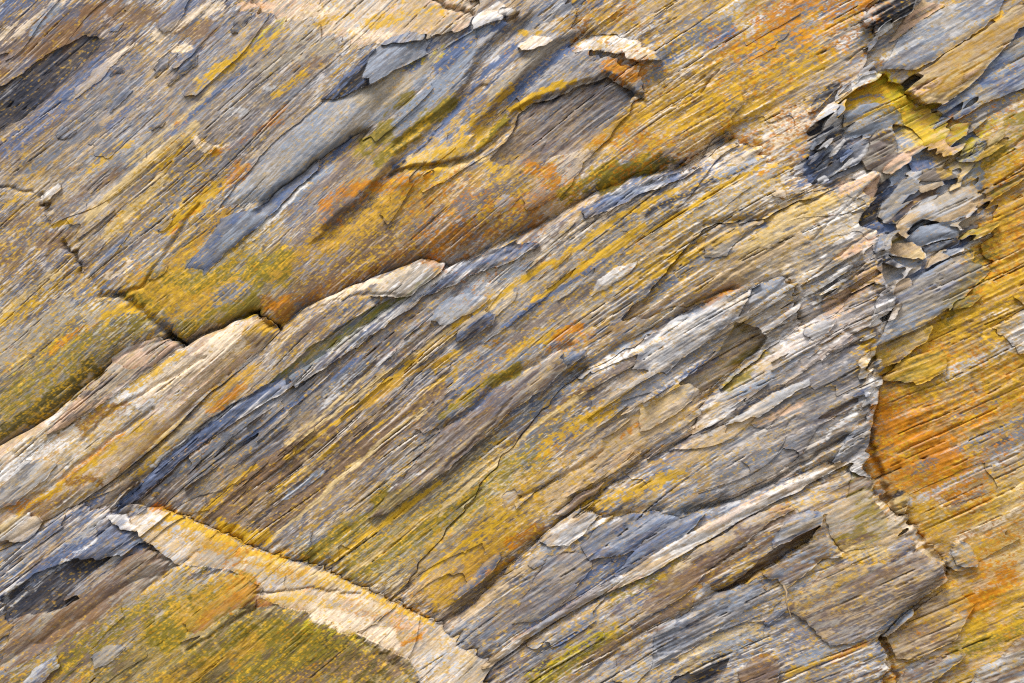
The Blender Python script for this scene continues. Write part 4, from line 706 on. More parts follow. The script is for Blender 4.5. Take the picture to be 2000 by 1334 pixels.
#STROKES
ST = [
 # upper left slab
 ('chest', .55, 50, [(60, 110), (140, 60), (230, 0)], 'p'), ('chest', .45, 40, [(0, 130), (60, 110)], 'p'), ('brown', .6, 45, [(250, 30), (330, 40), (400, 60)], 's'), ('brown', .6, 35, [(0, 300), (60, 260), (120, 220)], 's'),
 ('cream', .5, 22, [(0, 80), (70, 40), (130, 0)], 's'), ('blue', .6, 25, [(0, 40), (40, 0)], 's'), ('steel', .6, 20, [(70, 60), (110, 20)], 's'),
 ('cream', .8, 10, [(340, 95), (380, 95)], 'p'), ('cream', .6, 22, [(310, 70), (360, 40), (430, 10)], 's'), ('cream', .5, 16, [(170, 170), (260, 90)], 's'),
 ('tan', .6, 30, [(120, 300), (250, 220), (330, 150)], 's'), ('yellow', .5, 18, [(390, 170), (480, 110), (560, 60)], 'g'), ('yellow', .6, 16, [(410, 150), (470, 110)], 'g'), ('lemon', .45, 14, [(500, 80), (560, 40)], 'g'),
 ('sand', .7, 22, [(180, 430), (270, 340), (380, 250)], 's'), ('sand', .6, 18, [(260, 320), (330, 260), (420, 180)], 's'), ('yellow', .5, 14, [(200, 220), (230, 190)], 'g'), ('yellow', .45, 20, [(180, 330), (260, 280)], 'g'),
 ('ochre', .5, 24, [(60, 350), (110, 310), (190, 250)], 'g'), ('slate', .6, 16, [(60, 340), (130, 290), (200, 250)], 's'), ('slate', .6, 18, [(350, 260), (440, 170), (470, 140)], 's'), ('brown', .5, 30, [(560, 180), (620, 120)], 's'),
 ('pgrey', .5, 40, [(430, 230), (500, 200), (540, 170)], 'p'), ('greige', .6, 35, [(520, 140), (580, 100), (640, 90)], 'p'),
 ('cream', .95, 11, [(375, 265), (395, 285), (430, 298), (460, 285), (500, 262), (540, 225)], 'p'), ('orange', .8, 10, [(420, 302), (460, 290), (490, 265), (530, 245), (560, 210)], 'g'), ('orange', .5, 14, [(500, 255), (550, 240)], 'g'),
 ('orange', .5, 26, [(440, 320), (480, 330), (450, 355)], 'g'), ('orange', .35, 14, [(330, 230), (370, 250)], 'g'), ('yellow', .6, 10, [(380, 260), (350, 300), (300, 340)], 'g'), ('yellow', .55, 22, [(540, 190), (600, 150)], 'g'),
 ('yellow', .55, 14, [(230, 440), (290, 380), (340, 320)], 'g'), ('sand', .6, 20, [(210, 460), (270, 400), (320, 350)], 's'), ('yellow', .6, 34, [(330, 440), (380, 400), (420, 370)], 'g'), ('ochre', .55, 26, [(400, 340), (450, 300)], 'g'),
 ('brown', .6, 30, [(100, 440), (170, 380), (230, 340)], 's'), ('brown', .6, 30, [(30, 440), (90, 400)], 's'), ('yellow', .5, 16, [(20, 400), (60, 380)], 'g'), ('orange', .6, 8, [(95, 450), (110, 460)], 'g'), ('yellow', .7, 10, [(95, 445), (150, 430)], 'g'),
 ('orange', .7, 6, [(340, 455), (360, 430), (400, 405)], 'p'), ('yellow', .7, 12, [(340, 440), (390, 400)], 'g'),
 ('steel', .5, 30, [(560, 290), (640, 210), (700, 140)], 's'), ('tan', .35, 30, [(640, 200), (700, 160)], 's'),
 ('steel', .7, 14, [(500, 440), (560, 400), (640, 330)], 's'), ('white', .6, 8, [(520, 440), (600, 360)], 's'), ('blue', .6, 12, [(620, 330), (690, 270)], 's'),
 ('olive', .6, 36, [(700, 300), (760, 250), (800, 200)], 'p'), ('greige', .7, 40, [(720, 200), (780, 150), (850, 100)], 'p'), ('steel', .7, 34, [(790, 240), (860, 170), (920, 100)], 's'), ('blue', .7, 26, [(860, 130), (930, 60), (980, 50)], 's'),
 ('blue', .6, 24, [(800, 130), (850, 90)], 's'), ('lemon', .35, 30, [(760, 130), (860, 100)], 'g'), ('olive', .65, 22, [(740, 320), (830, 240), (880, 200)], 'p'), ('yellow', .4, 20, [(760, 300), (840, 240)], 'g'),
 ('blue', .75, 11, [(770, 330), (860, 255), (940, 150), (1010, 90)], 's'), ('dark', .6, 7, [(770, 335), (830, 285), (870, 240)], 's'), ('greige', .6, 26, [(960, 190), (1040, 130), (1090, 90)], 's'), ('brown', .5, 12, [(1010, 160), (1080, 100), (1130, 75)], 's'),
 ('blue', .75, 16, [(1000, 190), (1060, 130), (1110, 90)], 's'), ('slate', .5, 20, [(1040, 180), (1110, 130), (1150, 110)], 's'), ('white', .85, 12, [(925, 50), (940, 40), (970, 35)], 'p'), ('steel', .6, 14, [(910, 70), (950, 60)], 's'),
 ('yellow', .55, 18, [(900, 260), (960, 210), (1000, 170)], 'g'), ('yellow', .75, 12, [(1000, 215), (1060, 180), (1120, 160)], 'g'), ('olive', .8, 14, [(990, 230), (960, 265), (930, 290)], 'p'), ('sand', .7, 20, [(800, 320), (880, 300), (950, 260)], 'p'),
 ('yellow', .5, 28, [(800, 330), (900, 290), (960, 250)], 'g'), ('sand', .6, 18, [(850, 340), (900, 320), (940, 310)], 'p'), ('yellow', .55, 40, [(720, 420), (780, 380), (860, 340)], 'g'), ('orange', .45, 30, [(760, 370), (800, 360), (830, 350)], 'g'),
 ('orange', .55, 30, [(640, 400), (700, 370), (790, 360)], 'g'), ('ochre', .6, 36, [(640, 480), (720, 430), (790, 390)], 'g'), ('orange', .5, 34, [(1030, 320), (1060, 340), (1080, 350)], 'g'), ('orange', .55, 22, [(1040, 335), (1075, 330)], 'g'),
 ('yellow', .5, 26, [(960, 330), (1000, 310)], 'g'), ('orange', .5, 46, [(960, 400), (1040, 400), (1110, 370)], 'g'), ('rust', .55, 46, [(850, 480), (930, 450), (1040, 430)], 'g'), ('rust', .5, 40, [(700, 520), (800, 490), (870, 480)], 'g'), ('ochre', .5, 44, [(800, 430), (860, 400), (940, 380)], 'g'),
 ('pbrown', .7, 30, [(900, 400), (970, 370)], 's'), ('pbrown', .6, 34, [(560, 500), (620, 450), (680, 400)], 's'), ('brown', .5, 34, [(660, 520), (720, 480), (760, 460)], 's'), ('pbrown', .6, 26, [(640, 360), (680, 320)], 's'),
 ('olive', .7, 60, [(290, 570), (380, 560), (470, 550), (540, 520)], 'p'), ('ochre', .6, 50, [(280, 560), (380, 600), (470, 560)], 'g'), ('ochre', .55, 34, [(330, 520), (400, 470), (440, 420)], 'g'), ('olive', .6, 40, [(350, 640), (430, 610), (500, 590)], 'p'),
 ('rust', .85, 22, [(525, 590), (550, 610), (560, 600)], 'g'), ('orange', .6, 16, [(530, 600), (560, 585)], 'g'), ('rust', .55, 30, [(580, 590), (660, 550), (740, 520)], 'g'), ('ochre', .5, 26, [(540, 540), (600, 490), (640, 450)], 'g'), ('brown', .6, 36, [(600, 560), (660, 520), (720, 500)], 's'),
 ('slate', .6, 30, [(420, 590), (480, 560)], 'p'),
 # olive block
 ('olive', .5, 70, [(20, 780), (110, 720), (200, 650), (270, 620)], 'g'), ('lemon', .22, 60, [(40, 720), (140, 670), (230, 620)], 'g'), ('greige', .6, 50, [(0, 680), (60, 640), (130, 610)], 'p'), ('sand', .5, 30, [(0, 620), (60, 570), (110, 530)], 's'),
 ('yellow', .5, 24, [(0, 640), (70, 590), (130, 550)], 'g'), ('orange', .5, 12, [(100, 690), (150, 650), (190, 630)], 'g'), ('dolive', .6, 30, [(0, 850), (80, 800), (170, 730), (220, 690)], 'p'), ('brown', .6, 40, [(20, 500), (70, 480), (120, 470)], 'p'),
 ('cream', .6, 18, [(220, 540), (250, 530), (260, 510)], 'p'), ('greige', .6, 30, [(180, 620), (230, 600)], 'p'), ('yellow', .6, 22, [(210, 620), (260, 600), (300, 610)], 'g'), ('slate', .5, 20, [(60, 560), (100, 520)], 's'),
 # ledge at the top
 ('cream', .45, 22, [(560, 40), (620, 20), (680, 30)], 's'), ('cream', .5, 20, [(680, 60), (720, 70), (760, 72)], 's'), ('yellow', .5, 24, [(720, 50), (800, 30), (860, 20)], 'g'), ('yellow', .5, 16, [(620, 50), (680, 30)], 'g'), ('tan', .5, 22, [(780, 55), (850, 40)], 's'), ('peach', .6, 16, [(480, 10), (530, 10)], 'p'),
 # ochre face upper right
 ('orange', .5, 46, [(1440, 110), (1520, 40), (1580, 0)], 'g'), ('orange', .5, 40, [(1560, 80), (1640, 20), (1690, 0)], 'g'), ('orange', .45, 30, [(1590, 120), (1660, 80)], 'g'), ('yellow', .5, 60, [(1320, 250), (1420, 180), (1520, 130), (1600, 110)], 'g'), ('ochre', .5, 60, [(1250, 290), (1350, 220), (1450, 160)], 'g'),
 ('yellow', .5, 40, [(1420, 250), (1500, 190), (1580, 140)], 'g'), ('slate', .7, 30, [(1300, 110), (1370, 70), (1420, 50)], 's'), ('slate', .55, 24, [(1330, 50), (1380, 20)], 's'), ('blue', .5, 20, [(1380, 90), (1440, 60)], 's'), ('tan', .5, 50, [(1180, 50), (1280, 20), (1350, 0)], 's'), ('ochre', .45, 50, [(1100, 50), (1200, 20)], 'g'),
 ('slate', .6, 16, [(1020, 60), (1080, 30), (1140, 0)], 's'), ('yellow', .6, 9, [(1010, 62), (1060, 66)], 'g'), ('orange', .6, 30, [(1190, 130), (1230, 150), (1260, 140)], 'g'), ('ochre', .6, 40, [(1160, 280), (1240, 230), (1290, 200)], 'g'), ('orange', .45, 26, [(1170, 280), (1220, 260)], 'g'),
 ('white', .5, 22, [(1190, 85), (1230, 75)], 's'), ('cream', .5, 36, [(1440, 320), (1510, 280), (1580, 240)], 's'), ('cream', .5, 26, [(1330, 310), (1390, 290)], 's'), ('cream', .45, 30, [(1500, 250), (1580, 200)], 's'), ('dolive', .6, 30, [(1150, 370), (1230, 335), (1320, 310)], 'p'), ('olive', .6, 34, [(1100, 380), (1180, 340), (1260, 320)], 'p'),
 ('slate', .6, 22, [(1230, 180), (1290, 140)], 's'), ('blue', .5, 12, [(1290, 130), (1350, 95)], 's'), ('white', .5, 20, [(1640, 90), (1680, 60), (1700, 20)], 's'),
 # tongue
 ('orange', .5, 14, [(250, 750), (300, 735)], 'g'), ('rust', .55, 30, [(170, 830), (210, 800), (240, 790)], 'g'), ('orange', .6, 14, [(60, 990), (120, 950), (180, 900), (240, 850)], 'g'), ('yellow', .6, 12, [(40, 1000), (150, 930), (230, 870), (290, 820)], 'g'),
 ('yellow', .45, 40, [(440, 690), (500, 650), (530, 640)], 'p'), ('white', .6, 30, [(240, 770), (290, 740), (340, 720)], 's'), ('white', .6, 30, [(0, 930), (60, 890), (120, 860)], 's'), ('cream', .7, 40, [(300, 760), (380, 710), (460, 660)], 'p'), ('yellow', .5, 16, [(260, 760), (310, 720), (360, 690)], 'g'),
 ('rust', .6, 16, [(140, 940), (180, 930), (200, 940)], 'g'), ('orange', .5, 18, [(20, 990), (60, 980)], 'g'), ('greige', .6, 30, [(20, 960), (80, 920)], 's'), ('brown', .5, 26, [(60, 1000), (120, 980), (170, 960)], 's'), ('slate', .6, 20, [(0, 1090), (60, 1050), (120, 1010)], 's'), ('blue', .6, 20, [(60, 1060), (140, 1010), (200, 970)], 's'),
 # narrow layer
 ('orange', .6, 16, [(370, 830), (430, 790), (480, 750)], 'g'), ('yellow', .5, 14, [(260, 930), (330, 870), (400, 810)], 'g'), ('ochre', .6, 22, [(400, 790), (450, 750), (500, 720)], 'g'), ('pbrown', .6, 18, [(560, 680), (620, 630), (660, 600)], 's'), ('greige', .6, 20, [(340, 860), (400, 810)], 's'), ('sand', .6, 20, [(290, 880), (360, 820)], 's'),
 ('orange', .6, 22, [(840, 510), (860, 525)], 'g'), ('yellow', .6, 12, [(860, 530), (845, 555)], 'g'), ('cream', .7, 10, [(640, 590), (720, 556), (800, 525)], 'p'), ('moss', .6, 16, [(560, 740), (650, 680), (740, 615)], 'g'), ('moss', .5, 12, [(760, 605), (840, 545)], 'g'),
 # central slab
 ('slate', .6, 40, [(380, 920), (480, 840), (600, 750)], 's'), ('slate', .5, 60, [(500, 860), (620, 770), (740, 680)], 's'), ('pgrey', .45, 40, [(640, 780), (740, 700), (820, 640)], 's'), ('steel', .6, 30, [(870, 600), (950, 550), (1030, 520)], 's'), ('pgrey', .5, 24, [(930, 560), (1010, 510), (1090, 470)], 's'),
 ('brown', .7, 50, [(420, 1000), (520, 920), (640, 840)], 's'), ('brown', .7, 44, [(500, 1040), (620, 950), (740, 860)], 's'), ('dark', .5, 26, [(480, 1030), (560, 980), (640, 920)], 's'), ('brown', .6, 34, [(680, 900), (760, 830), (860, 760)], 's'), ('pbrown', .6, 30, [(980, 680), (1080, 610), (1160, 560)], 's'),
 ('yellow', .55, 12, [(780, 720), (870, 650), (960, 580), (1060, 520)], 'g'), ('sand', .75, 9, [(760, 750), (850, 680), (930, 620), (1000, 570)], 's'), ('ochre', .7, 10, [(720, 790), (800, 730), (890, 690)], 's'), ('yellow', .6, 12, [(850, 720), (900, 680)], 'g'), ('sand', .7, 8, [(560, 870), (640, 800), (720, 730)], 's'),
 ('yellow', .65, 12, [(1100, 550), (1180, 490), (1260, 440)], 'g'), ('yellow', .6, 14, [(1080, 520), (1200, 430), (1320, 370)], 'g'), ('ochre', .5, 14, [(1220, 500), (1300, 460), (1400, 400)], 'g'), ('yellow', .5, 16, [(1140, 590), (1240, 540), (1320, 500)], 'g'), ('yellow', .55, 20, [(1000, 690), (1080, 650)], 'g'), ('orange', .7, 18, [(1085, 660), (1110, 645), (1130, 640)], 'g'), ('orange', .4, 24, [(1080, 680), (1150, 660)], 'g'),
 ('yellow', .6, 14, [(880, 790), (960, 740), (1000, 720)], 'g'), ('olive', .6, 20, [(860, 810), (940, 760), (1010, 720)], 'p'), ('slate', .55, 26, [(1200, 600), (1300, 550), (1380, 500)], 's'), ('cream', .5, 20, [(1100, 470), (1200, 410), (1280, 380)], 's'), ('greige', .5, 60, [(1280, 480), (1380, 420), (1480, 360)], 's'),
 ('dark', .55, 12, [(1260, 420), (1360, 370), (1450, 330)], 's'), ('dark', .5, 10, [(1340, 420), (1420, 370)], 's'), ('yellow', .6, 12, [(1300, 440), (1400, 370), (1480, 330)], 'g'), ('yellow', .6, 16, [(1480, 330), (1540, 330)], 'g'), ('orange', .5, 14, [(1480, 340), (1520, 335)], 'g'), ('steel', .5, 16, [(1400, 350), (1470, 310)], 's'), ('yellow', .45, 30, [(1340, 500), (1430, 460)], 'g'),
 ('sand', .8, 7, [(520, 1060), (620, 980), (700, 900)], 's'), ('yellow', .55, 10, [(540, 960), (600, 910), (660, 870)], 'g'), ('yellow', .55, 12, [(390, 1010), (450, 950), (500, 910)], 'g'), ('sand', .75, 8, [(690, 920), (760, 850), (830, 800)], 's'), ('steel', .7, 12, [(560, 970), (600, 940), (630, 920)], 's'), ('white', .6, 7, [(760, 960), (800, 930), (830, 915)], 's'),
 ('yellow', .8, 24, [(430, 1025), (470, 1045), (520, 1050)], 'g'), ('orange', .5, 14, [(300, 990), (340, 1000)], 'g'), ('olive', .6, 30, [(600, 1090), (700, 1020), (800, 950)], 'p'), ('yellow', .55, 16, [(740, 1090), (800, 1040), (850, 1010)], 's'), ('yellow', .6, 12, [(760, 1070), (840, 1010), (900, 960)], 's'), ('olive', .6, 40, [(680, 1120), (780, 1060), (860, 1010)], 'g'),
 ('sand', .7, 10, [(660, 1140), (760, 1060), (860, 990), (930, 940)], 's'), ('olive', .5, 50, [(880, 1000), (960, 940), (1050, 880)], 'g'), ('yellow', .45, 50, [(900, 1080), (960, 1040), (1040, 980)], 'g'), ('ochre', .6, 40, [(860, 1170), (920, 1110), (990, 1050)], 'g'), ('orange', .6, 18, [(990, 1060), (1040, 1030), (1000, 1070)], 'g'), ('orange', .5, 12, [(930, 1140), (960, 1110)], 'g'), ('rust', .6, 14, [(1010, 1060), (1060, 1030)], 'g'),
 # long golden and blue streaks
 ('yellow', .58, 11, [(560, 900), (700, 790), (850, 670), (990, 570), (1080, 510)], 's'), ('sand', .8, 6, [(600, 850), (740, 740), (880, 640)], 's'), ('yellow', .55, 9, [(700, 860), (820, 770), (930, 690)], 's'), ('yellow', .7, 12, [(640, 1100), (740, 1030), (860, 940)], 's'), ('yellow', .7, 9, [(820, 1130), (920, 1050), (1000, 1000)], 's'), ('yellow', .55, 12, [(1040, 590), (1160, 510), (1300, 430), (1420, 370)], 's'), ('yellow', .65, 8, [(1240, 560), (1340, 500), (1440, 450)], 's'),
 ('blue', .8, 12, [(240, 985), (340, 890), (450, 800), (560, 742), (640, 690)], 's'), ('white', .75, 6, [(300, 910), (400, 830), (480, 780)], 's'), ('blue', .8, 10, [(820, 580), (900, 530), (1030, 478)], 's'), ('white', .7, 7, [(640, 690), (740, 620), (830, 560), (900, 520)], 's'), ('blue', .7, 10, [(1140, 412), (1230, 372), (1330, 345)], 's'),
 ('blue', .75, 16, [(260, 975), (350, 890), (460, 805), (560, 748)], 's'), ('dark', .5, 9, [(330, 905), (430, 820), (520, 770)], 's'), ('white', .6, 9, [(1560, 590), (1640, 530), (1700, 470)], 's'), ('white', .6, 9, [(1580, 700), (1650, 650), (1700, 620)], 's'), ('white', .6, 10, [(1480, 520), (1580, 450), (1670, 390)], 's'), ('white', .6, 12, [(1600, 860), (1660, 810), (1690, 760)], 's'), ('slate', .7, 12, [(300, 960), (420, 870), (540, 780)], 's'), ('blue', .6, 10, [(480, 860), (600, 770), (700, 700)], 's'), ('slate', .6, 16, [(700, 720), (800, 650), (880, 590)], 's'), ('blue', .6, 9, [(980, 640), (1080, 570), (1180, 510)], 's'),
 # middle layer
 ('white', .6, 22, [(1180, 720), (1270, 665), (1360, 620)], 's'), ('pbrown', .6, 26, [(1100, 790), (1180, 740), (1240, 700)], 's'), ('brown', .6, 26, [(960, 900), (1060, 820), (1140, 760)], 's'), ('sand', .7, 10, [(860, 1000), (960, 910), (1060, 820), (1140, 770)], 's'), ('sand', .6, 9, [(880, 960), (980, 880)], 's'), ('yellow', .5, 14, [(1140, 820), (1240, 760), (1330, 710)], 's'), ('slate', .6, 26, [(1200, 800), (1300, 730), (1380, 680)], 's'), ('blue', .5, 14, [(1310, 755), (1400, 700)], 's'),
 ('yellow', .55, 30, [(1060, 880), (1130, 830), (1200, 800)], 'g'), ('yellow', .5, 16, [(1260, 790), (1330, 750)], 'g'), ('tan', .6, 60, [(1120, 920), (1220, 850), (1320, 800)], 's'), ('tan', .6, 40, [(1080, 970), (1160, 920), (1240, 880)], 's'), ('orange', .5, 12, [(1200, 980), (1240, 960)], 'g'), ('orange', .45, 12, [(1220, 850), (1260, 820)], 'g'), ('yellow', .6, 22, [(1150, 990), (1230, 960), (1330, 920)], 'g'), ('slate', .5, 22, [(1280, 870), (1340, 830)], 's'),
 ('white', .5, 12, [(1220, 950), (1300, 890)], 's'), ('tan', .5, 40, [(1330, 900), (1420, 840), (1500, 790)], 's'), ('olive', .5, 20, [(1420, 760), (1480, 700), (1520, 660)], 'p'),
 # planked right end
 ('chest', .4, 20, [(1590, 690), (1650, 650), (1700, 620)], 's'), ('peach', .5, 34, [(1620, 600), (1680, 560), (1700, 530)], 's'), ('white', .5, 12, [(1590, 590), (1650, 540), (1690, 500)], 's'), ('white', .5, 12, [(1600, 500), (1660, 460)], 's'), ('peach', .5, 26, [(1640, 500), (1690, 470)], 's'), ('brown', .5, 14, [(1590, 830), (1650, 800), (1680, 780)], 's'), ('slate', .5, 40, [(1400, 930), (1500, 890), (1600, 830)], 's'), ('peach', .5, 24, [(1480, 830), (1560, 790)], 's'),
 ('steel', .5, 26, [(1440, 770), (1520, 730), (1580, 690)], 's'), ('white', .6, 16, [(1690, 700), (1705, 740), (1700, 770)], 'p'), ('white', .6, 16, [(1735, 590), (1740, 620), (1715, 650)], 'p'), ('yellow', .5, 34, [(1560, 400), (1620, 390), (1500, 440)], 'g'), ('sand', .6, 40, [(1460, 480), (1540, 430), (1610, 400)], 's'), ('orange', .5, 12, [(1590, 435), (1630, 420)], 'g'), ('white', .5, 24, [(1600, 440), (1660, 400)], 's'), ('orange', .45, 14, [(1370, 600), (1440, 560)], 'g'),
 ('tan', .5, 34, [(1400, 560), (1480, 510), (1560, 470)], 's'), ('peach', .5, 24, [(1640, 370), (1690, 350)], 's'),
 # slate slab
 ('pbrown', .5, 50, [(960, 1220), (1060, 1150), (1140, 1090)], 's'), ('blue', .6, 20, [(1040, 1230), (1130, 1170), (1200, 1120)], 's'), ('white', .5, 16, [(1100, 1060), (1160, 1020), (1200, 1010)], 's'), ('tan', .5, 26, [(920, 1200), (990, 1140), (1060, 1080)], 's'), ('orange', .5, 10, [(950, 1120), (1000, 1090)], 'g'), ('steel', .6, 30, [(1200, 1060), (1280, 1010), (1340, 1000)], 's'), ('blue', .5, 14, [(1200, 1100), (1300, 1040), (1380, 1010)], 's'), ('white', .6, 14, [(1400, 1020), (1520, 960), (1620, 920)], 's'),
 ('peach', .5, 14, [(1380, 1030), (1470, 980), (1560, 945)], 's'), ('orange', .5, 14, [(1500, 1000), (1530, 985)], 'g'),
 # bottom right slab
 ('olive', .65, 40, [(1050, 1330), (1130, 1280), (1200, 1240)], 'g'), ('lemon', .4, 36, [(1050, 1310), (1140, 1260), (1190, 1230)], 'g'), ('slate', .6, 20, [(1000, 1320), (1080, 1260), (1160, 1200)], 's'), ('blue', .5, 14, [(1080, 1260), (1140, 1220)], 's'), ('olive', .45, 34, [(1200, 1160), (1280, 1130), (1330, 1100)], 'g'), ('chest', .5, 22, [(1310, 1160), (1400, 1110), (1500, 1050)], 's'), ('brown', .6, 30, [(1150, 1290), (1240, 1230), (1340, 1170)], 's'), ('orange', .35, 14, [(1360, 1140), (1450, 1080)], 's'),
 ('cream', .5, 22, [(1310, 1130), (1340, 1100)], 's'), ('slate', .6, 40, [(1330, 1250), (1420, 1210), (1480, 1160)], 's'), ('sand', .5, 40, [(1340, 1290), (1420, 1250), (1480, 1230)], 'g'), ('steel', .5, 30, [(1380, 1280), (1460, 1240)], 's'), ('yellow', .5, 34, [(1560, 1180), (1640, 1130), (1700, 1080)], 'g'), ('yellow', .5, 26, [(1630, 1060), (1700, 1080), (1720, 1090)], 'g'), ('olive', .5, 34, [(1680, 980), (1720, 1020)], 'g'), ('sand', .6, 22, [(1640, 1070), (1720, 1080)], 'g'),
 ('yellow', .5, 20, [(1540, 1310), (1620, 1270)], 's'), ('orange', .5, 12, [(1620, 1290), (1690, 1250)], 's'), ('steel', .5, 22, [(1560, 1290), (1640, 1250), (1700, 1230)], 's'), ('chest', .6, 26, [(1460, 1320), (1500, 1290)], 'p'), ('dark', .6, 26, [(1360, 1320), (1400, 1290)], 's'),
 # lower left
 ('steel', .6, 18, [(60, 1140), (140, 1090), (220, 1030)], 's'), ('white', .55, 8, [(60, 1140), (130, 1080), (200, 1020)], 's'), ('blue', .6, 22, [(200, 1080), (250, 1060), (280, 1070)], 's'), ('brown', .6, 30, [(260, 1090), (310, 1080)], 's'), ('pgrey', .6, 14, [(110, 1080), (170, 1040), (210, 1010)], 's'), ('tan', .5, 10, [(0, 1160), (100, 1080)], 's'), ('blue', .6, 14, [(0, 1170), (40, 1130)], 's'), ('white', .6, 10, [(10, 1190), (20, 1150), (60, 1130)], 's'),
 ('olive', .75, 60, [(330, 1230), (420, 1170), (470, 1140)], 'p'), ('ochre', .6, 40, [(360, 1200), (430, 1150), (480, 1130)], 'g'), ('orange', .7, 14, [(400, 1210), (460, 1170), (505, 1140)], 's'), ('olive', .7, 50, [(400, 1290), (500, 1240), (600, 1220)], 'p'), ('lemon', .4, 36, [(600, 1220), (680, 1230), (720, 1260)], 'g'), ('ochre', .6, 40, [(340, 1334), (420, 1290), (500, 1260)], 'p'), ('olive', .6, 60, [(480, 1320), (580, 1270), (660, 1270)], 'g'), ('brown', .5, 50, [(560, 1330), (680, 1290), (780, 1290)], 's'), ('brown', .5, 30, [(80, 1334), (160, 1280)], 's'), ('olive', .5, 40, [(120, 1300), (220, 1230), (290, 1180)], 'g'), ('slate', .5, 26, [(0, 1334), (40, 1290), (90, 1260)], 's'), ('greige', .5, 26, [(200, 1290), (260, 1240)], 's'),
 # pale ledge
 ('pgrey', .4, 30, [(240, 990), (290, 1020), (330, 1060)], 'p'), ('yellow', .7, 16, [(330, 1005), (400, 1035), (480, 1075), (560, 1095)], 'g'), ('sand', .6, 22, [(460, 1080), (560, 1110), (650, 1130)], 's'), ('orange', .45, 26, [(440, 1085), (520, 1110), (600, 1125)], 's'), ('ochre', .5, 34, [(380, 1050), (500, 1100), (640, 1150)], 's'), ('ochre', .45, 34, [(660, 1170), (780, 1220), (860, 1250)], 's'), ('tan', .5, 40, [(560, 1150), (700, 1200), (840, 1260)], 's'), ('tan', .45, 30, [(300, 1040), (380, 1080)], 's'), ('yellow', .5, 18, [(520, 1165), (600, 1165), (660, 1180)], 'g'), ('orange', .45, 20, [(680, 1180), (740, 1200), (800, 1220)], 's'), ('yellow', .5, 14, [(650, 1130), (740, 1170), (840, 1220)], 'g'), ('orange', .6, 10, [(780, 1255), (820, 1240)], 'g'), ('cream', .7, 34, [(620, 1190), (700, 1215), (770, 1250)], 'p'), ('pgrey', .4, 26, [(830, 1270), (890, 1300), (920, 1320)], 's'), ('peach', .5, 24, [(760, 1210), (830, 1230)], 's'),
 # right face
 ('orange', .65, 70, [(1740, 830), (1820, 880), (1880, 920)], 'g'), ('orange', .55, 60, [(1720, 880), (1780, 930), (1860, 980)], 'g'), ('orange', .5, 60, [(1780, 790), (1880, 810), (1960, 770)], 'g'), ('yellow', .7, 40, [(1740, 720), (1800, 720), (1840, 700)], 'g'), ('yellow', .6, 60, [(1860, 640), (1920, 570), (1990, 480)], 'g'), ('olive', .6, 50, [(1850, 620), (1900, 560), (1960, 430)], 'p'), ('ochre', .6, 70, [(1960, 420), (1990, 550), (1940, 640)], 'g'), ('orange', .4, 50, [(1940, 560), (2000, 440)], 'g'),
 ('olive', .6, 50, [(1900, 330), (1950, 290), (2000, 240)], 'p'), ('yellow', .5, 40, [(1920, 360), (1990, 310)], 'g'), ('lemon', .5, 30, [(1860, 330), (1900, 290), (1940, 230)], 'g'), ('orange', .4, 26, [(1940, 350), (2000, 320)], 'g'), ('slate', .6, 30, [(1900, 240), (1960, 200), (2000, 160)], 's'), ('slate', .55, 26, [(1860, 940), (1940, 890), (2000, 850)], 's'), ('slate', .5, 24, [(1780, 920), (1880, 870)], 's'), ('blue', .5, 12, [(1880, 870), (2000, 810)], 's'), ('slate', .5, 16, [(1840, 1000), (1920, 960)], 's'),
 ('yellow', .5, 60, [(1780, 980), (1860, 1020), (1960, 980)], 'g'), ('sand', .5, 60, [(1880, 1060), (1960, 1010), (2000, 980)], 's'), ('orange', .65, 40, [(1900, 1200), (1940, 1160), (1960, 1130)], 'g'), ('yellow', .65, 44, [(1870, 1160), (1920, 1200), (1900, 1240)], 'g'), ('olive', .6, 40, [(1880, 1270), (1940, 1250), (1990, 1220)], 'g'), ('brown', .5, 40, [(1780, 1260), (1840, 1220)], 's'), ('brown', .5, 30, [(1980, 1290), (2000, 1260)], 'p'), ('sand', .5, 50, [(1930, 1100), (2000, 1060)], 's'), ('yellow', .5, 34, [(1960, 1230), (2000, 1180)], 's'), ('tan', .5, 50, [(1880, 760), (1960, 720)], 'p'), ('white', .55, 26, [(1960, 650), (2000, 630)], 'p'), ('white', .5, 20, [(1810, 970), (1840, 980)], 'p'),
 ('yellow', .6, 60, [(1700, 690), (1760, 680), (1830, 640)], 'g'), ('ochre', .5, 130, [(1960, 380), (1970, 600), (1880, 720)], 'g'), ('orange', .45, 90, [(1760, 800), (1860, 820), (1990, 760)], 'g'), ('orange', .5, 80, [(1730, 900), (1820, 940), (1900, 930)], 'g'), ('yellow', .42, 110, [(1960, 500), (1940, 680), (1850, 780)], 'g'), ('ochre', .45, 90, [(1800, 1000), (1900, 1080), (1990, 1040)], 'g'), ('orange', .45, 70, [(1920, 1120), (1950, 1180)], 'g'), ('yellow', .45, 90, [(1880, 1180), (1960, 1200)], 'g'), ('yellow', .35, 120, [(1300, 250), (1450, 160), (1600, 60)], 'g'), ('orange', .3, 120, [(1480, 120), (1600, 60), (1680, 20)], 'g'), ('ochre', .55, 60, [(1880, 700), (1960, 740), (2000, 700)], 'g'), ('dark', .4, 14, [(1870, 900), (1960, 860)], 's'),
 # top right
 ('yellow', .6, 14, [(1780, 145), (1860, 90), (1950, 30)], 'g'), ('blue', .6, 16, [(1900, 30), (1960, 0)], 's'), ('steel', .5, 20, [(1760, 100), (1830, 60)], 's'), ('white', .5, 18, [(1730, 110), (1790, 80)], 's'), ('ochre', .5, 24, [(1850, 130), (1930, 80), (1990, 40)], 'g'), ('blue', .5, 10, [(1790, 110), (1850, 70)], 's'),
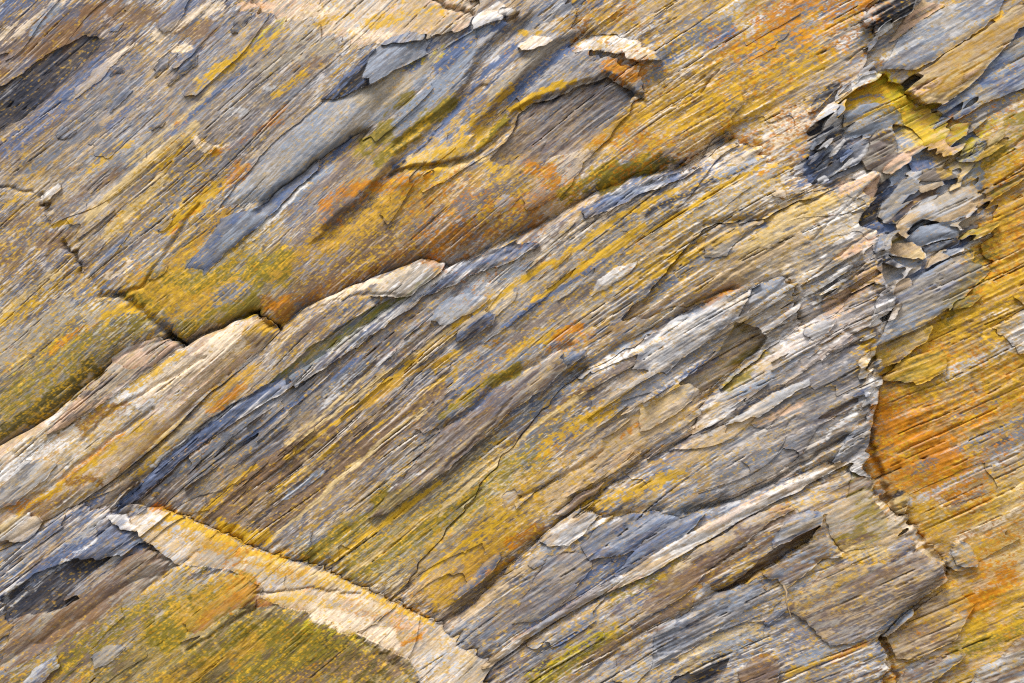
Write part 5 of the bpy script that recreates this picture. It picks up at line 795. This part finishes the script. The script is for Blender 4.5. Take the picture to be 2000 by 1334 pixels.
 ('lemon', .85, 30, [(1720, 160), (1760, 180), (1770, 230), (1800, 270)], 'g'), ('yellow', .7, 24, [(1650, 195), (1700, 180), (1740, 170)], 'g'), ('yellow', .7, 30, [(1790, 260), (1830, 280), (1850, 330)], 'g'), ('olive', .6, 20, [(1660, 220), (1720, 215), (1760, 220)], 'p'), ('slate', .6, 8, [(1660, 190), (1700, 182), (1730, 188)], 's'), ('lemon', .6, 16, [(1860, 250), (1900, 290), (1910, 320)], 'g'), ('yellow', .5, 14, [(1850, 330), (1890, 350)], 'g'),
 ('dark', .6, 36, [(1590, 320), (1610, 280), (1640, 270)], 's'), ('white', .4, 16, [(1660, 340), (1690, 335)], 'p'),
]
ST += [
 ('dark', .62, 46, [(-20, 260), (60, 190), (130, 130), (180, 90)], 's'), ('blue', .55, 40, [(20, 290), (110, 210), (200, 130)], 's'), ('slate', .5, 40, [(60, 330), (160, 250), (260, 170)], 's'), ('blue', .5, 22, [(220, 250), (300, 180), (380, 110)], 's'),
 ('slate', .5, 30, [(420, 330), (520, 240), (600, 170)], 's'), ('blue', .5, 14, [(330, 270), (420, 190), (480, 140)], 's'), ('slate', .45, 30, [(240, 480), (330, 400), (400, 340)], 's'), ('blue', .5, 26, [(320, 50), (380, 10)], 's'), ('slate', .45, 34, [(30, 500), (110, 430), (190, 370)], 's'),
 ('dark', .62, 44, [(0, 1200), (70, 1150), (150, 1100), (200, 1080)], 's'), ('blue', .6, 36, [(60, 1130), (150, 1070), (240, 1030)], 's'), ('slate', .5, 40, [(0, 1120), (90, 1050), (170, 1000)], 's'), ('white', .5, 10, [(30, 1180), (110, 1110), (190, 1050)], 's'), ('brown', .5, 40, [(60, 1260), (200, 1170), (300, 1110)], 's'),
 ('pgrey', .5, 26, [(1850, 730), (1940, 690), (2000, 660)], 's'), ('pgrey', .5, 18, [(1780, 980), (1880, 930), (1990, 880)], 's'), ('slate', .5, 20, [(1800, 900), (1900, 860), (2000, 820)], 's'), ('cream', .5, 16, [(1860, 1060), (1950, 1020), (2010, 990)], 's'), ('white', .45, 14, [(1920, 620), (2000, 590)], 's'), ('slate', .45, 14, [(1830, 830), (1950, 780)], 's'),
 ('orange', .6, 60, [(1730, 800), (1790, 850), (1850, 900)], 'g'), ('orange', .6, 40, [(1890, 1190), (1940, 1160), (1975, 1120)], 'g'), ('ochre', .5, 14, [(300, 1020), (420, 1075), (560, 1120)], 'g'), ('orange', .4, 18, [(600, 1150), (720, 1200), (820, 1240)], 'g'), ('greige', .45, 22, [(400, 1075), (520, 1120), (640, 1165), (760, 1215)], 's'),
 ('blue', .6, 12, [(1060, 1190), (1160, 1110), (1260, 1060)], 's'), ('brown', .6, 26, [(1300, 1150), (1420, 1080), (1540, 1010)], 's'), ('brown', .5, 30, [(1600, 1200), (1700, 1140), (1790, 1090)], 's'), ('steel', .5, 14, [(1200, 690), (1330, 620), (1440, 580)], 's'), ('blue', .5, 10, [(1280, 770), (1400, 690)], 's'),
]
for a in ST: stroke(*a)
for c, w_, al in ((cA, .05, .7), (cB, .13, .75), (cC, .2, .5)):
    m = (sstep(w_, w_ * .5, c[4]) * sstep(.35, .7, c[2]) * sstep(.35, .6, uP * .5 + uS3 * .5) * np.clip(rough * 1.3, 0, 1) * al * np.where(HANDP | DUL, .3, 1))[:, None]
    COL = COL * (1 - m) + (PAL['white'] * .6 + PAL['cream'] * .4) * m
# crusty lichen patches, rounded and clumped, not following the grain
for cname, sc_, thr, al, sd_ in (('yellow', 7, .93, .7, 301), ('orange', 6, .965, .75, 321), ('sand', 9, .94, .55, 331)):
    nn = uni(fbm(x / sc_, y / sc_, sd_, 4, .75) + .9 * fbm(x / 150, y / 150, sd_ + 7, 2))
    m = (sstep(thr, thr + .07, nn) * al * np.where(HANDP, .03, 1) * np.where(np.isin(regv, (N, J, K, A2)), .25, 1))[:, None]
    COL = COL * (1 - m) + PAL[cname] * (.85 + .3 * uG)[:, None] * m
# fine lichen grains: how densely they sit is set bed by bed, where they sit is chance
LD = np.array([.06, .40, .22, .10, .03, .12, .12, .11, .14, .07, .14, .06, .12, .05, .30, .13, .34, .20, .3, .04])[regv].astype(f32)
for zp, zv in (([(540, 560), (640, 430), (800, 350), (1000, 330), (1130, 390), (900, 470), (700, 545)], .42), ([(250, 575), (360, 480), (500, 430), (560, 520), (350, 660)], .5), ([(1150, 560), (1280, 400), (1430, 320), (1560, 350), (1500, 450), (1300, 560)], .36),
               ([(600, 1090), (860, 900), (1100, 800), (1150, 880), (1100, 990), (880, 1200)], .38), ([(860, 740), (1000, 600), (1140, 480), (1200, 500), (1060, 680), (900, 800)], .3), ([(1700, 690), (1850, 620), (1960, 420), (2100, 300), (2100, 760), (1900, 800), (1720, 960)], .52),
               ([(1640, 170), (1760, 150), (1860, 230), (1860, 310), (1780, 290), (1700, 230)], .6), ([(330, 1010), (480, 1050), (640, 1110), (860, 1210), (840, 1235), (640, 1150), (420, 1070)], .45), ([(180, 420), (400, 250), (450, 300), (400, 440), (250, 560)], .3), ([(1540, 1180), (1680, 1060), (1740, 1060), (1640, 1180)], .4)):
    ii = bbox_idx(zp, 50); wx = x[ii] + 1.5 * w_s[ii] + 16 * n_iso[ii]; wy = y[ii] - 1.1 * w_s[ii] + 14 * NP[ii]
    dz_, _ = pl_dist(wx, wy, zp, True); iz = in_poly(wx, wy, zp); b = sstep(-30, 30, np.where(iz, dz_, -dz_))
    LD[ii] = LD[ii] * (1 - b) + zv * b
LD *= .58 * np.where(CLEAN, .05, np.where(HANDP, .35, 1)) * np.clip(.35 + 1.1 * uP * .6 + .7 * uS1 * .6, .2, 1.4)
gn = uni(fbm(x / 4.2, y / 3.6, 501, 2, .8) + .45 * NS2)
m = (sstep(1 - LD - .10, 1 - LD + .06, gn) * .82)[:, None]
hue = uni(fbm(x / 60, y / 50, 511, 3) + .5 * fbm(x / 7, y / 7, 515, 2))
og = np.isin(regv, (A5, M)) * .30 + .06
for zc, zr in (((1800, 880), 130), ((1930, 1170), 80), ((1560, 40), 150), ((1060, 335), 60), ((900, 470), 120), ((700, 380), 70), ((1960, 460), 90), ((480, 1140), 60)):
    og = np.maximum(og, .75 * np.exp(-((x - zc[0]) ** 2 + (y - zc[1]) ** 2) / zr ** 2))
hc = sstep(1 - og - .12, 1 - og + .12, hue)[:, None]
lc = PAL['yellow'] * (1 - hc) + PAL['orange'] * hc
COL = COL * (1 - m) + lc * (.8 + .4 * uG)[:, None] * m
# scattered lichen grains over everything, thin pale scratches, mineral dust
m = (sstep(.80, .92, .6 * uG + .25 * uS2 + .15 * uP) * .32 * np.where(HANDP, .1, 1) * sstep(-.2, .5, NB + .4 * NP))[:, None]
COL = COL * (1 - m) + PAL['yellow'] * m
m = (sstep(.86, .95, .5 * uS3 + .5 * uS2) * .22 * np.where(HANDP | DUL, .4, 1))[:, None]
COL = COL * (1 - m) + PAL['cream'] * m
m = (sstep(.84, .96, .55 * (1 - uS3) + .45 * (1 - uS2)) * .3)[:, None]
COL = COL * (1 - m) + PAL['dark'] * m
COL *= (1 + .07 * NS3 + .07 * NG + .05 * vnoise(s / 6, t / 2, 71))[:, None]
COL = np.clip(COL, 0.004, 0.85)

# ------------------------------------------------------------------ material
def rock_material(name, rough_base, bump_s):
    m = bpy.data.materials.new(name); m.use_nodes = True
    nt = m.node_tree; n = nt.nodes; l = nt.links
    b = n['Principled BSDF']
    at = n.new('ShaderNodeAttribute'); at.attribute_name = 'stone_colour'
    geo = n.new('ShaderNodeNewGeometry')
    mp = n.new('ShaderNodeMapping'); mp.vector_type = 'TEXTURE'
    mp.inputs['Rotation'].default_value = (0, math.radians(-37), 0); mp.inputs['Scale'].default_value = (5, 1, 1)
    l.new(geo.outputs['Position'], mp.inputs['Vector'])
    n1 = n.new('ShaderNodeTexNoise'); n1.inputs['Scale'].default_value = 230; n1.inputs['Detail'].default_value = 5; n1.inputs['Roughness'].default_value = .65
    l.new(mp.outputs[0], n1.inputs['Vector'])
    n2 = n.new('ShaderNodeTexNoise'); n2.inputs['Scale'].default_value = 260; n2.inputs['Detail'].default_value = 3
    l.new(geo.outputs['Position'], n2.inputs['Vector'])
    mr = n.new('ShaderNodeMapRange'); mr.inputs['From Min'].default_value = .3; mr.inputs['From Max'].default_value = .7; mr.inputs['To Min'].default_value = .88; mr.inputs['To Max'].default_value = 1.12
    l.new(n1.outputs['Fac'], mr.inputs['Value'])
    mx = n.new('ShaderNodeMix'); mx.data_type = 'RGBA'; mx.blend_type = 'MULTIPLY'; mx.inputs['Factor'].default_value = 1
    l.new(at.outputs['Color'], mx.inputs['A']); l.new(mr.outputs[0], mx.inputs['B'])
    l.new(mx.outputs['Result'], b.inputs['Base Color'])
    ad = n.new('ShaderNodeMath'); ad.operation = 'ADD'; l.new(n1.outputs['Fac'], ad.inputs[0]); l.new(n2.outputs['Fac'], ad.inputs[1])
    bp = n.new('ShaderNodeBump'); bp.inputs['Strength'].default_value = bump_s; bp.inputs['Distance'].default_value = .003
    l.new(ad.outputs[0], bp.inputs['Height']); l.new(bp.outputs[0], b.inputs['Normal'])
    b.inputs['Roughness'].default_value = rough_base; b.inputs['Specular IOR Level'].default_value = .25
    return m
MAT = rock_material('weathered_schist', .8, .3)
MAT_SLATE = rock_material('split_slate', .58, .2)

# ------------------------------------------------------------------ meshes
def world_pts(px, py, h):
    return np.stack([(px - 1000) * PX, -h * PX, CAM_Z + (667 - py) * PX], 1).astype(f32)
def link_mesh(name, verts, quads, cols, mat, parent=None, smooth=False):
    me = bpy.data.meshes.new(name)
    me.vertices.add(len(verts)); me.vertices.foreach_set('co', verts.astype(f32).ravel())
    nq = len(quads)
    me.loops.add(nq * 4); me.loops.foreach_set('vertex_index', quads.astype(np.int32).ravel())
    me.polygons.add(nq); me.polygons.foreach_set('loop_start', (np.arange(nq) * 4).astype(np.int32))
    try: me.polygons.foreach_set('loop_total', np.full(nq, 4, np.int32))
    except Exception: pass
    me.update(calc_edges=True)
    ca = me.color_attributes.new('stone_colour', 'FLOAT_COLOR', 'POINT')
    c4 = np.ones((len(verts), 4), f32); c4[:, :3] = cols
    ca.data.foreach_set('color', c4.ravel())
    me.polygons.foreach_set('use_smooth', np.full(nq, smooth))
    me.materials.append(mat)
    o = bpy.data.objects.new(name, me); sc.collection.objects.link(o)
    if parent: o.parent = parent
    return o

# clean ownership: cells take the owner of their first corner
corder = np.argsort(cl, kind='stable'); cb = np.searchsorted(cl[corder], np.arange(nR + len(pieces) + 1))
roots = {}
def build(pid, name, origin=None, parent=None):
    qi = corder[cb[pid]:cb[pid + 1]]
    if qi.size < 12: return None
    qd = quad[qi]
    vs, inv = np.unique(qd.ravel(), return_inverse=True)
    ql = inv.reshape(-1, 4)
    px, py = x[vs], y[vs]
    d_ = R[pid] if pid < nR else pieces[pid - nR]
    base = R[d_['parent']] if pid >= nR else d_
    bp_ = np.array(base['poly'], f32); cx, cy = bp_[:, 0].clip(0, 2000).mean(), bp_[:, 1].clip(0, 1334).mean()
    bi = pid if pid < nR else d_['parent']
    h = H[vs] - (HC[vs] if bi in UPPER else 0) + .68 * (base['h'] + base['gx'] * (px - cx) + base['gy'] * (py - cy))
    xx = x[vs] + (xw[vs] - x[vs]) * base['warp']; yy = y[vs] + (yw[vs] - y[vs]) * base['warp']
    if base['rd'] and pid != A:
        dd, _ = pl_dist(xx, yy, base['poly'], True)
        if not (pid < nR or d_['poly'] is None): dd = dd + 6
        h -= base['rd'] * np.exp(-dd / base['rr'])
    if pid >= nR:
        h += d_['dh'] * (1.5 if (d_['poly'] is not None and d_['parent'] != N and d_['name'] not in ('blade', 'chip', 'splinter')) else 1)
        mx_, my_ = px.mean(), py.mean()
        h += d_['gx'] * (px - mx_) + d_['gy'] * (py - my_)
        if d_['poly'] is not None and d_['rd']:
            dd, _ = pl_dist(xh[vs], yh[vs], d_['poly'], True)
            h -= (d_['rd'] if d_['dh'] > 0 else -d_['rd']) * np.exp(-dd / d_['rr'])
    v = world_pts(px, py, h); col = COL[vs]
    # side walls
    n = len(vs)
    e = np.concatenate([ql[:, [0, 1]], ql[:, [1, 2]], ql[:, [2, 3]], ql[:, [3, 0]]])
    k1 = e[:, 0].astype(np.int64) * n + e[:, 1]; k2 = e[:, 1].astype(np.int64) * n + e[:, 0]
    be = e[~np.isin(k1, k2)]
    bv, binv = np.unique(be.ravel(), return_inverse=True); binv = binv.reshape(-1, 2)
    top = v[bv].copy(); bot = top.copy(); bot[:, 1] += d_['skirt'] * PX
    nb = len(bv)
    wq = np.stack([binv[:, 1] + n, binv[:, 0] + n, binv[:, 0] + n + nb, binv[:, 1] + n + nb], 1)
    V = np.concatenate([v, top, bot]); Q = np.concatenate([ql, wq]); CC = np.concatenate([col, col[bv], col[bv]])
    org = np.array(origin if origin is not None else [v[:, 0].mean(), 0.1, v[:, 2].min()], f32)
    V = V - (org if parent is None else np.array(parent['_org'], f32))
    mat = MAT_SLATE if (d_['ramp'] in (BL, DK)) else MAT
    o = link_mesh(name, V, Q, CC, mat, parent, True)
    if parent is None:
        o.location = [float(a) for a in org]; o['_org'] = [float(a) for a in org]
    return o
for i, r in enumerate(R):
    o = build(i, r['name'])
    o['label'] = r['label']; o['category'] = r['cat']
    o['kind'] = 'thing'
    roots[i] = o
for k, p in enumerate(pieces):
    o = build(nR + k, p['name'], parent=roots[p['parent']])
    if o is not None and p['label']: o['label'] = p['label']
for o in roots.values():
    del o['_org']

# ------------------------------------------------------------------ the cliff going on beyond and behind, and the ground at its foot
gx_ = np.linspace(-9, 9, 220).astype(f32); gz_ = np.linspace(-0.3, 9, 130).astype(f32)
GX, GZ = np.meshgrid(gx_, gz_); gxr = GX.ravel(); gzr = GZ.ravel()
ss = (gxr * .8 + gzr * .6); tt = (gxr * .6 - gzr * .8)
inner = (np.abs(gxr) < 2.15) & (np.abs(gzr - CAM_Z) < 1.5)
hy = 0.10 * fbm(ss / 1.3, tt / .22, 81, 4) + .25 * fbm(gxr / 3, gzr / 3, 85, 3)
edge = np.clip(np.maximum(np.abs(gxr) - 2.1, np.abs(gzr - CAM_Z) - 1.45) / 1.0, 0, 1)
yv = np.where(inner, 0.30, .02 - hy * edge - .05 * edge)
bv = np.stack([gxr, yv, gzr], 1)
nx = len(gx_)
bq = (np.arange(len(gz_) - 1)[:, None] * nx + np.arange(nx - 1)[None, :]).ravel()
bq = np.stack([bq, bq + 1, bq + nx + 1, bq + nx], 1)
qq = uni(fbm(ss / 1.2, tt / .1, 91, 4)) * 5.999
cs = np.stack([PAL[c] for c in ('slate', 'brown', 'greige', 'ochre', 'tan', 'slate', 'cream')])
kq = qq.astype(int); fq = (qq - kq)[:, None]
bc = cs[kq] * (1 - fq) + cs[kq + 1] * fq
cliff = link_mesh('cliff', bv, bq, bc, MAT)
cliff['kind'] = 'structure'; cliff['label'] = 'weathered schist cliff that carries the slabs and runs on past them'
gs = np.linspace(-40, 40, 60).astype(f32); gy2 = np.linspace(-80, 3, 70).astype(f32)
AX, AY = np.meshgrid(gs, gy2)
gv = np.stack([AX.ravel(), AY.ravel(), .06 * fbm(AX.ravel() / 1.5, AY.ravel() / 1.5, 95, 3)], 1)
gq = (np.arange(len(gy2) - 1)[:, None] * len(gs) + np.arange(len(gs) - 1)[None, :]).ravel()
gq = np.stack([gq, gq + 1, gq + len(gs) + 1, gq + len(gs)], 1)
gcol = np.tile(PAL['greige'] * .6, (len(gv), 1))
ground = link_mesh('ground', gv, gq, gcol, MAT)
ground['kind'] = 'structure'

# ------------------------------------------------------------------ dead stalks caught in the cracks
def stalk(name, label, pts, r0, r1, lift):
    n = len(pts); k = 6; V, Q = [], []
    P3 = [Vector(((a - 1000) * PX, -lift[i] * PX, CAM_Z + (667 - b) * PX)) for i, (a, b) in enumerate(pts)]
    for i, p in enumerate(P3):
        d = (P3[min(i + 1, n - 1)] - P3[max(i - 1, 0)]).normalized()
        u = d.cross(Vector((0, 1, 0))).normalized(); w = d.cross(u)
        r = (r0 + (r1 - r0) * i / (n - 1)) * PX
        for j in range(k):
            a = 2 * math.pi * j / k; V.append(p + u * math.cos(a) * r + w * math.sin(a) * r)
    for i in range(n - 1):
        for j in range(k): Q.append((i * k + j, i * k + (j + 1) % k, (i + 1) * k + (j + 1) % k, (i + 1) * k + j))
    V = np.array([tuple(v) for v in V], f32); org = V.mean(0)
    o = link_mesh(name, V - org, np.array(Q), np.tile(PAL['tan'] * .8, (len(V), 1)), MAT, None, True)
    o.location = [float(a) for a in org]; o['label'] = label; o['category'] = 'stalk'; o['kind'] = 'thing'
stalk('dry_stalk', 'thin dead grass stalk hanging over the brown planks at the bottom right', [(1524, 1138), (1529, 1150), (1527, 1165), (1532, 1180), (1538, 1198)], 2.4, 1.2, [66, 74, 74, 72, 66])
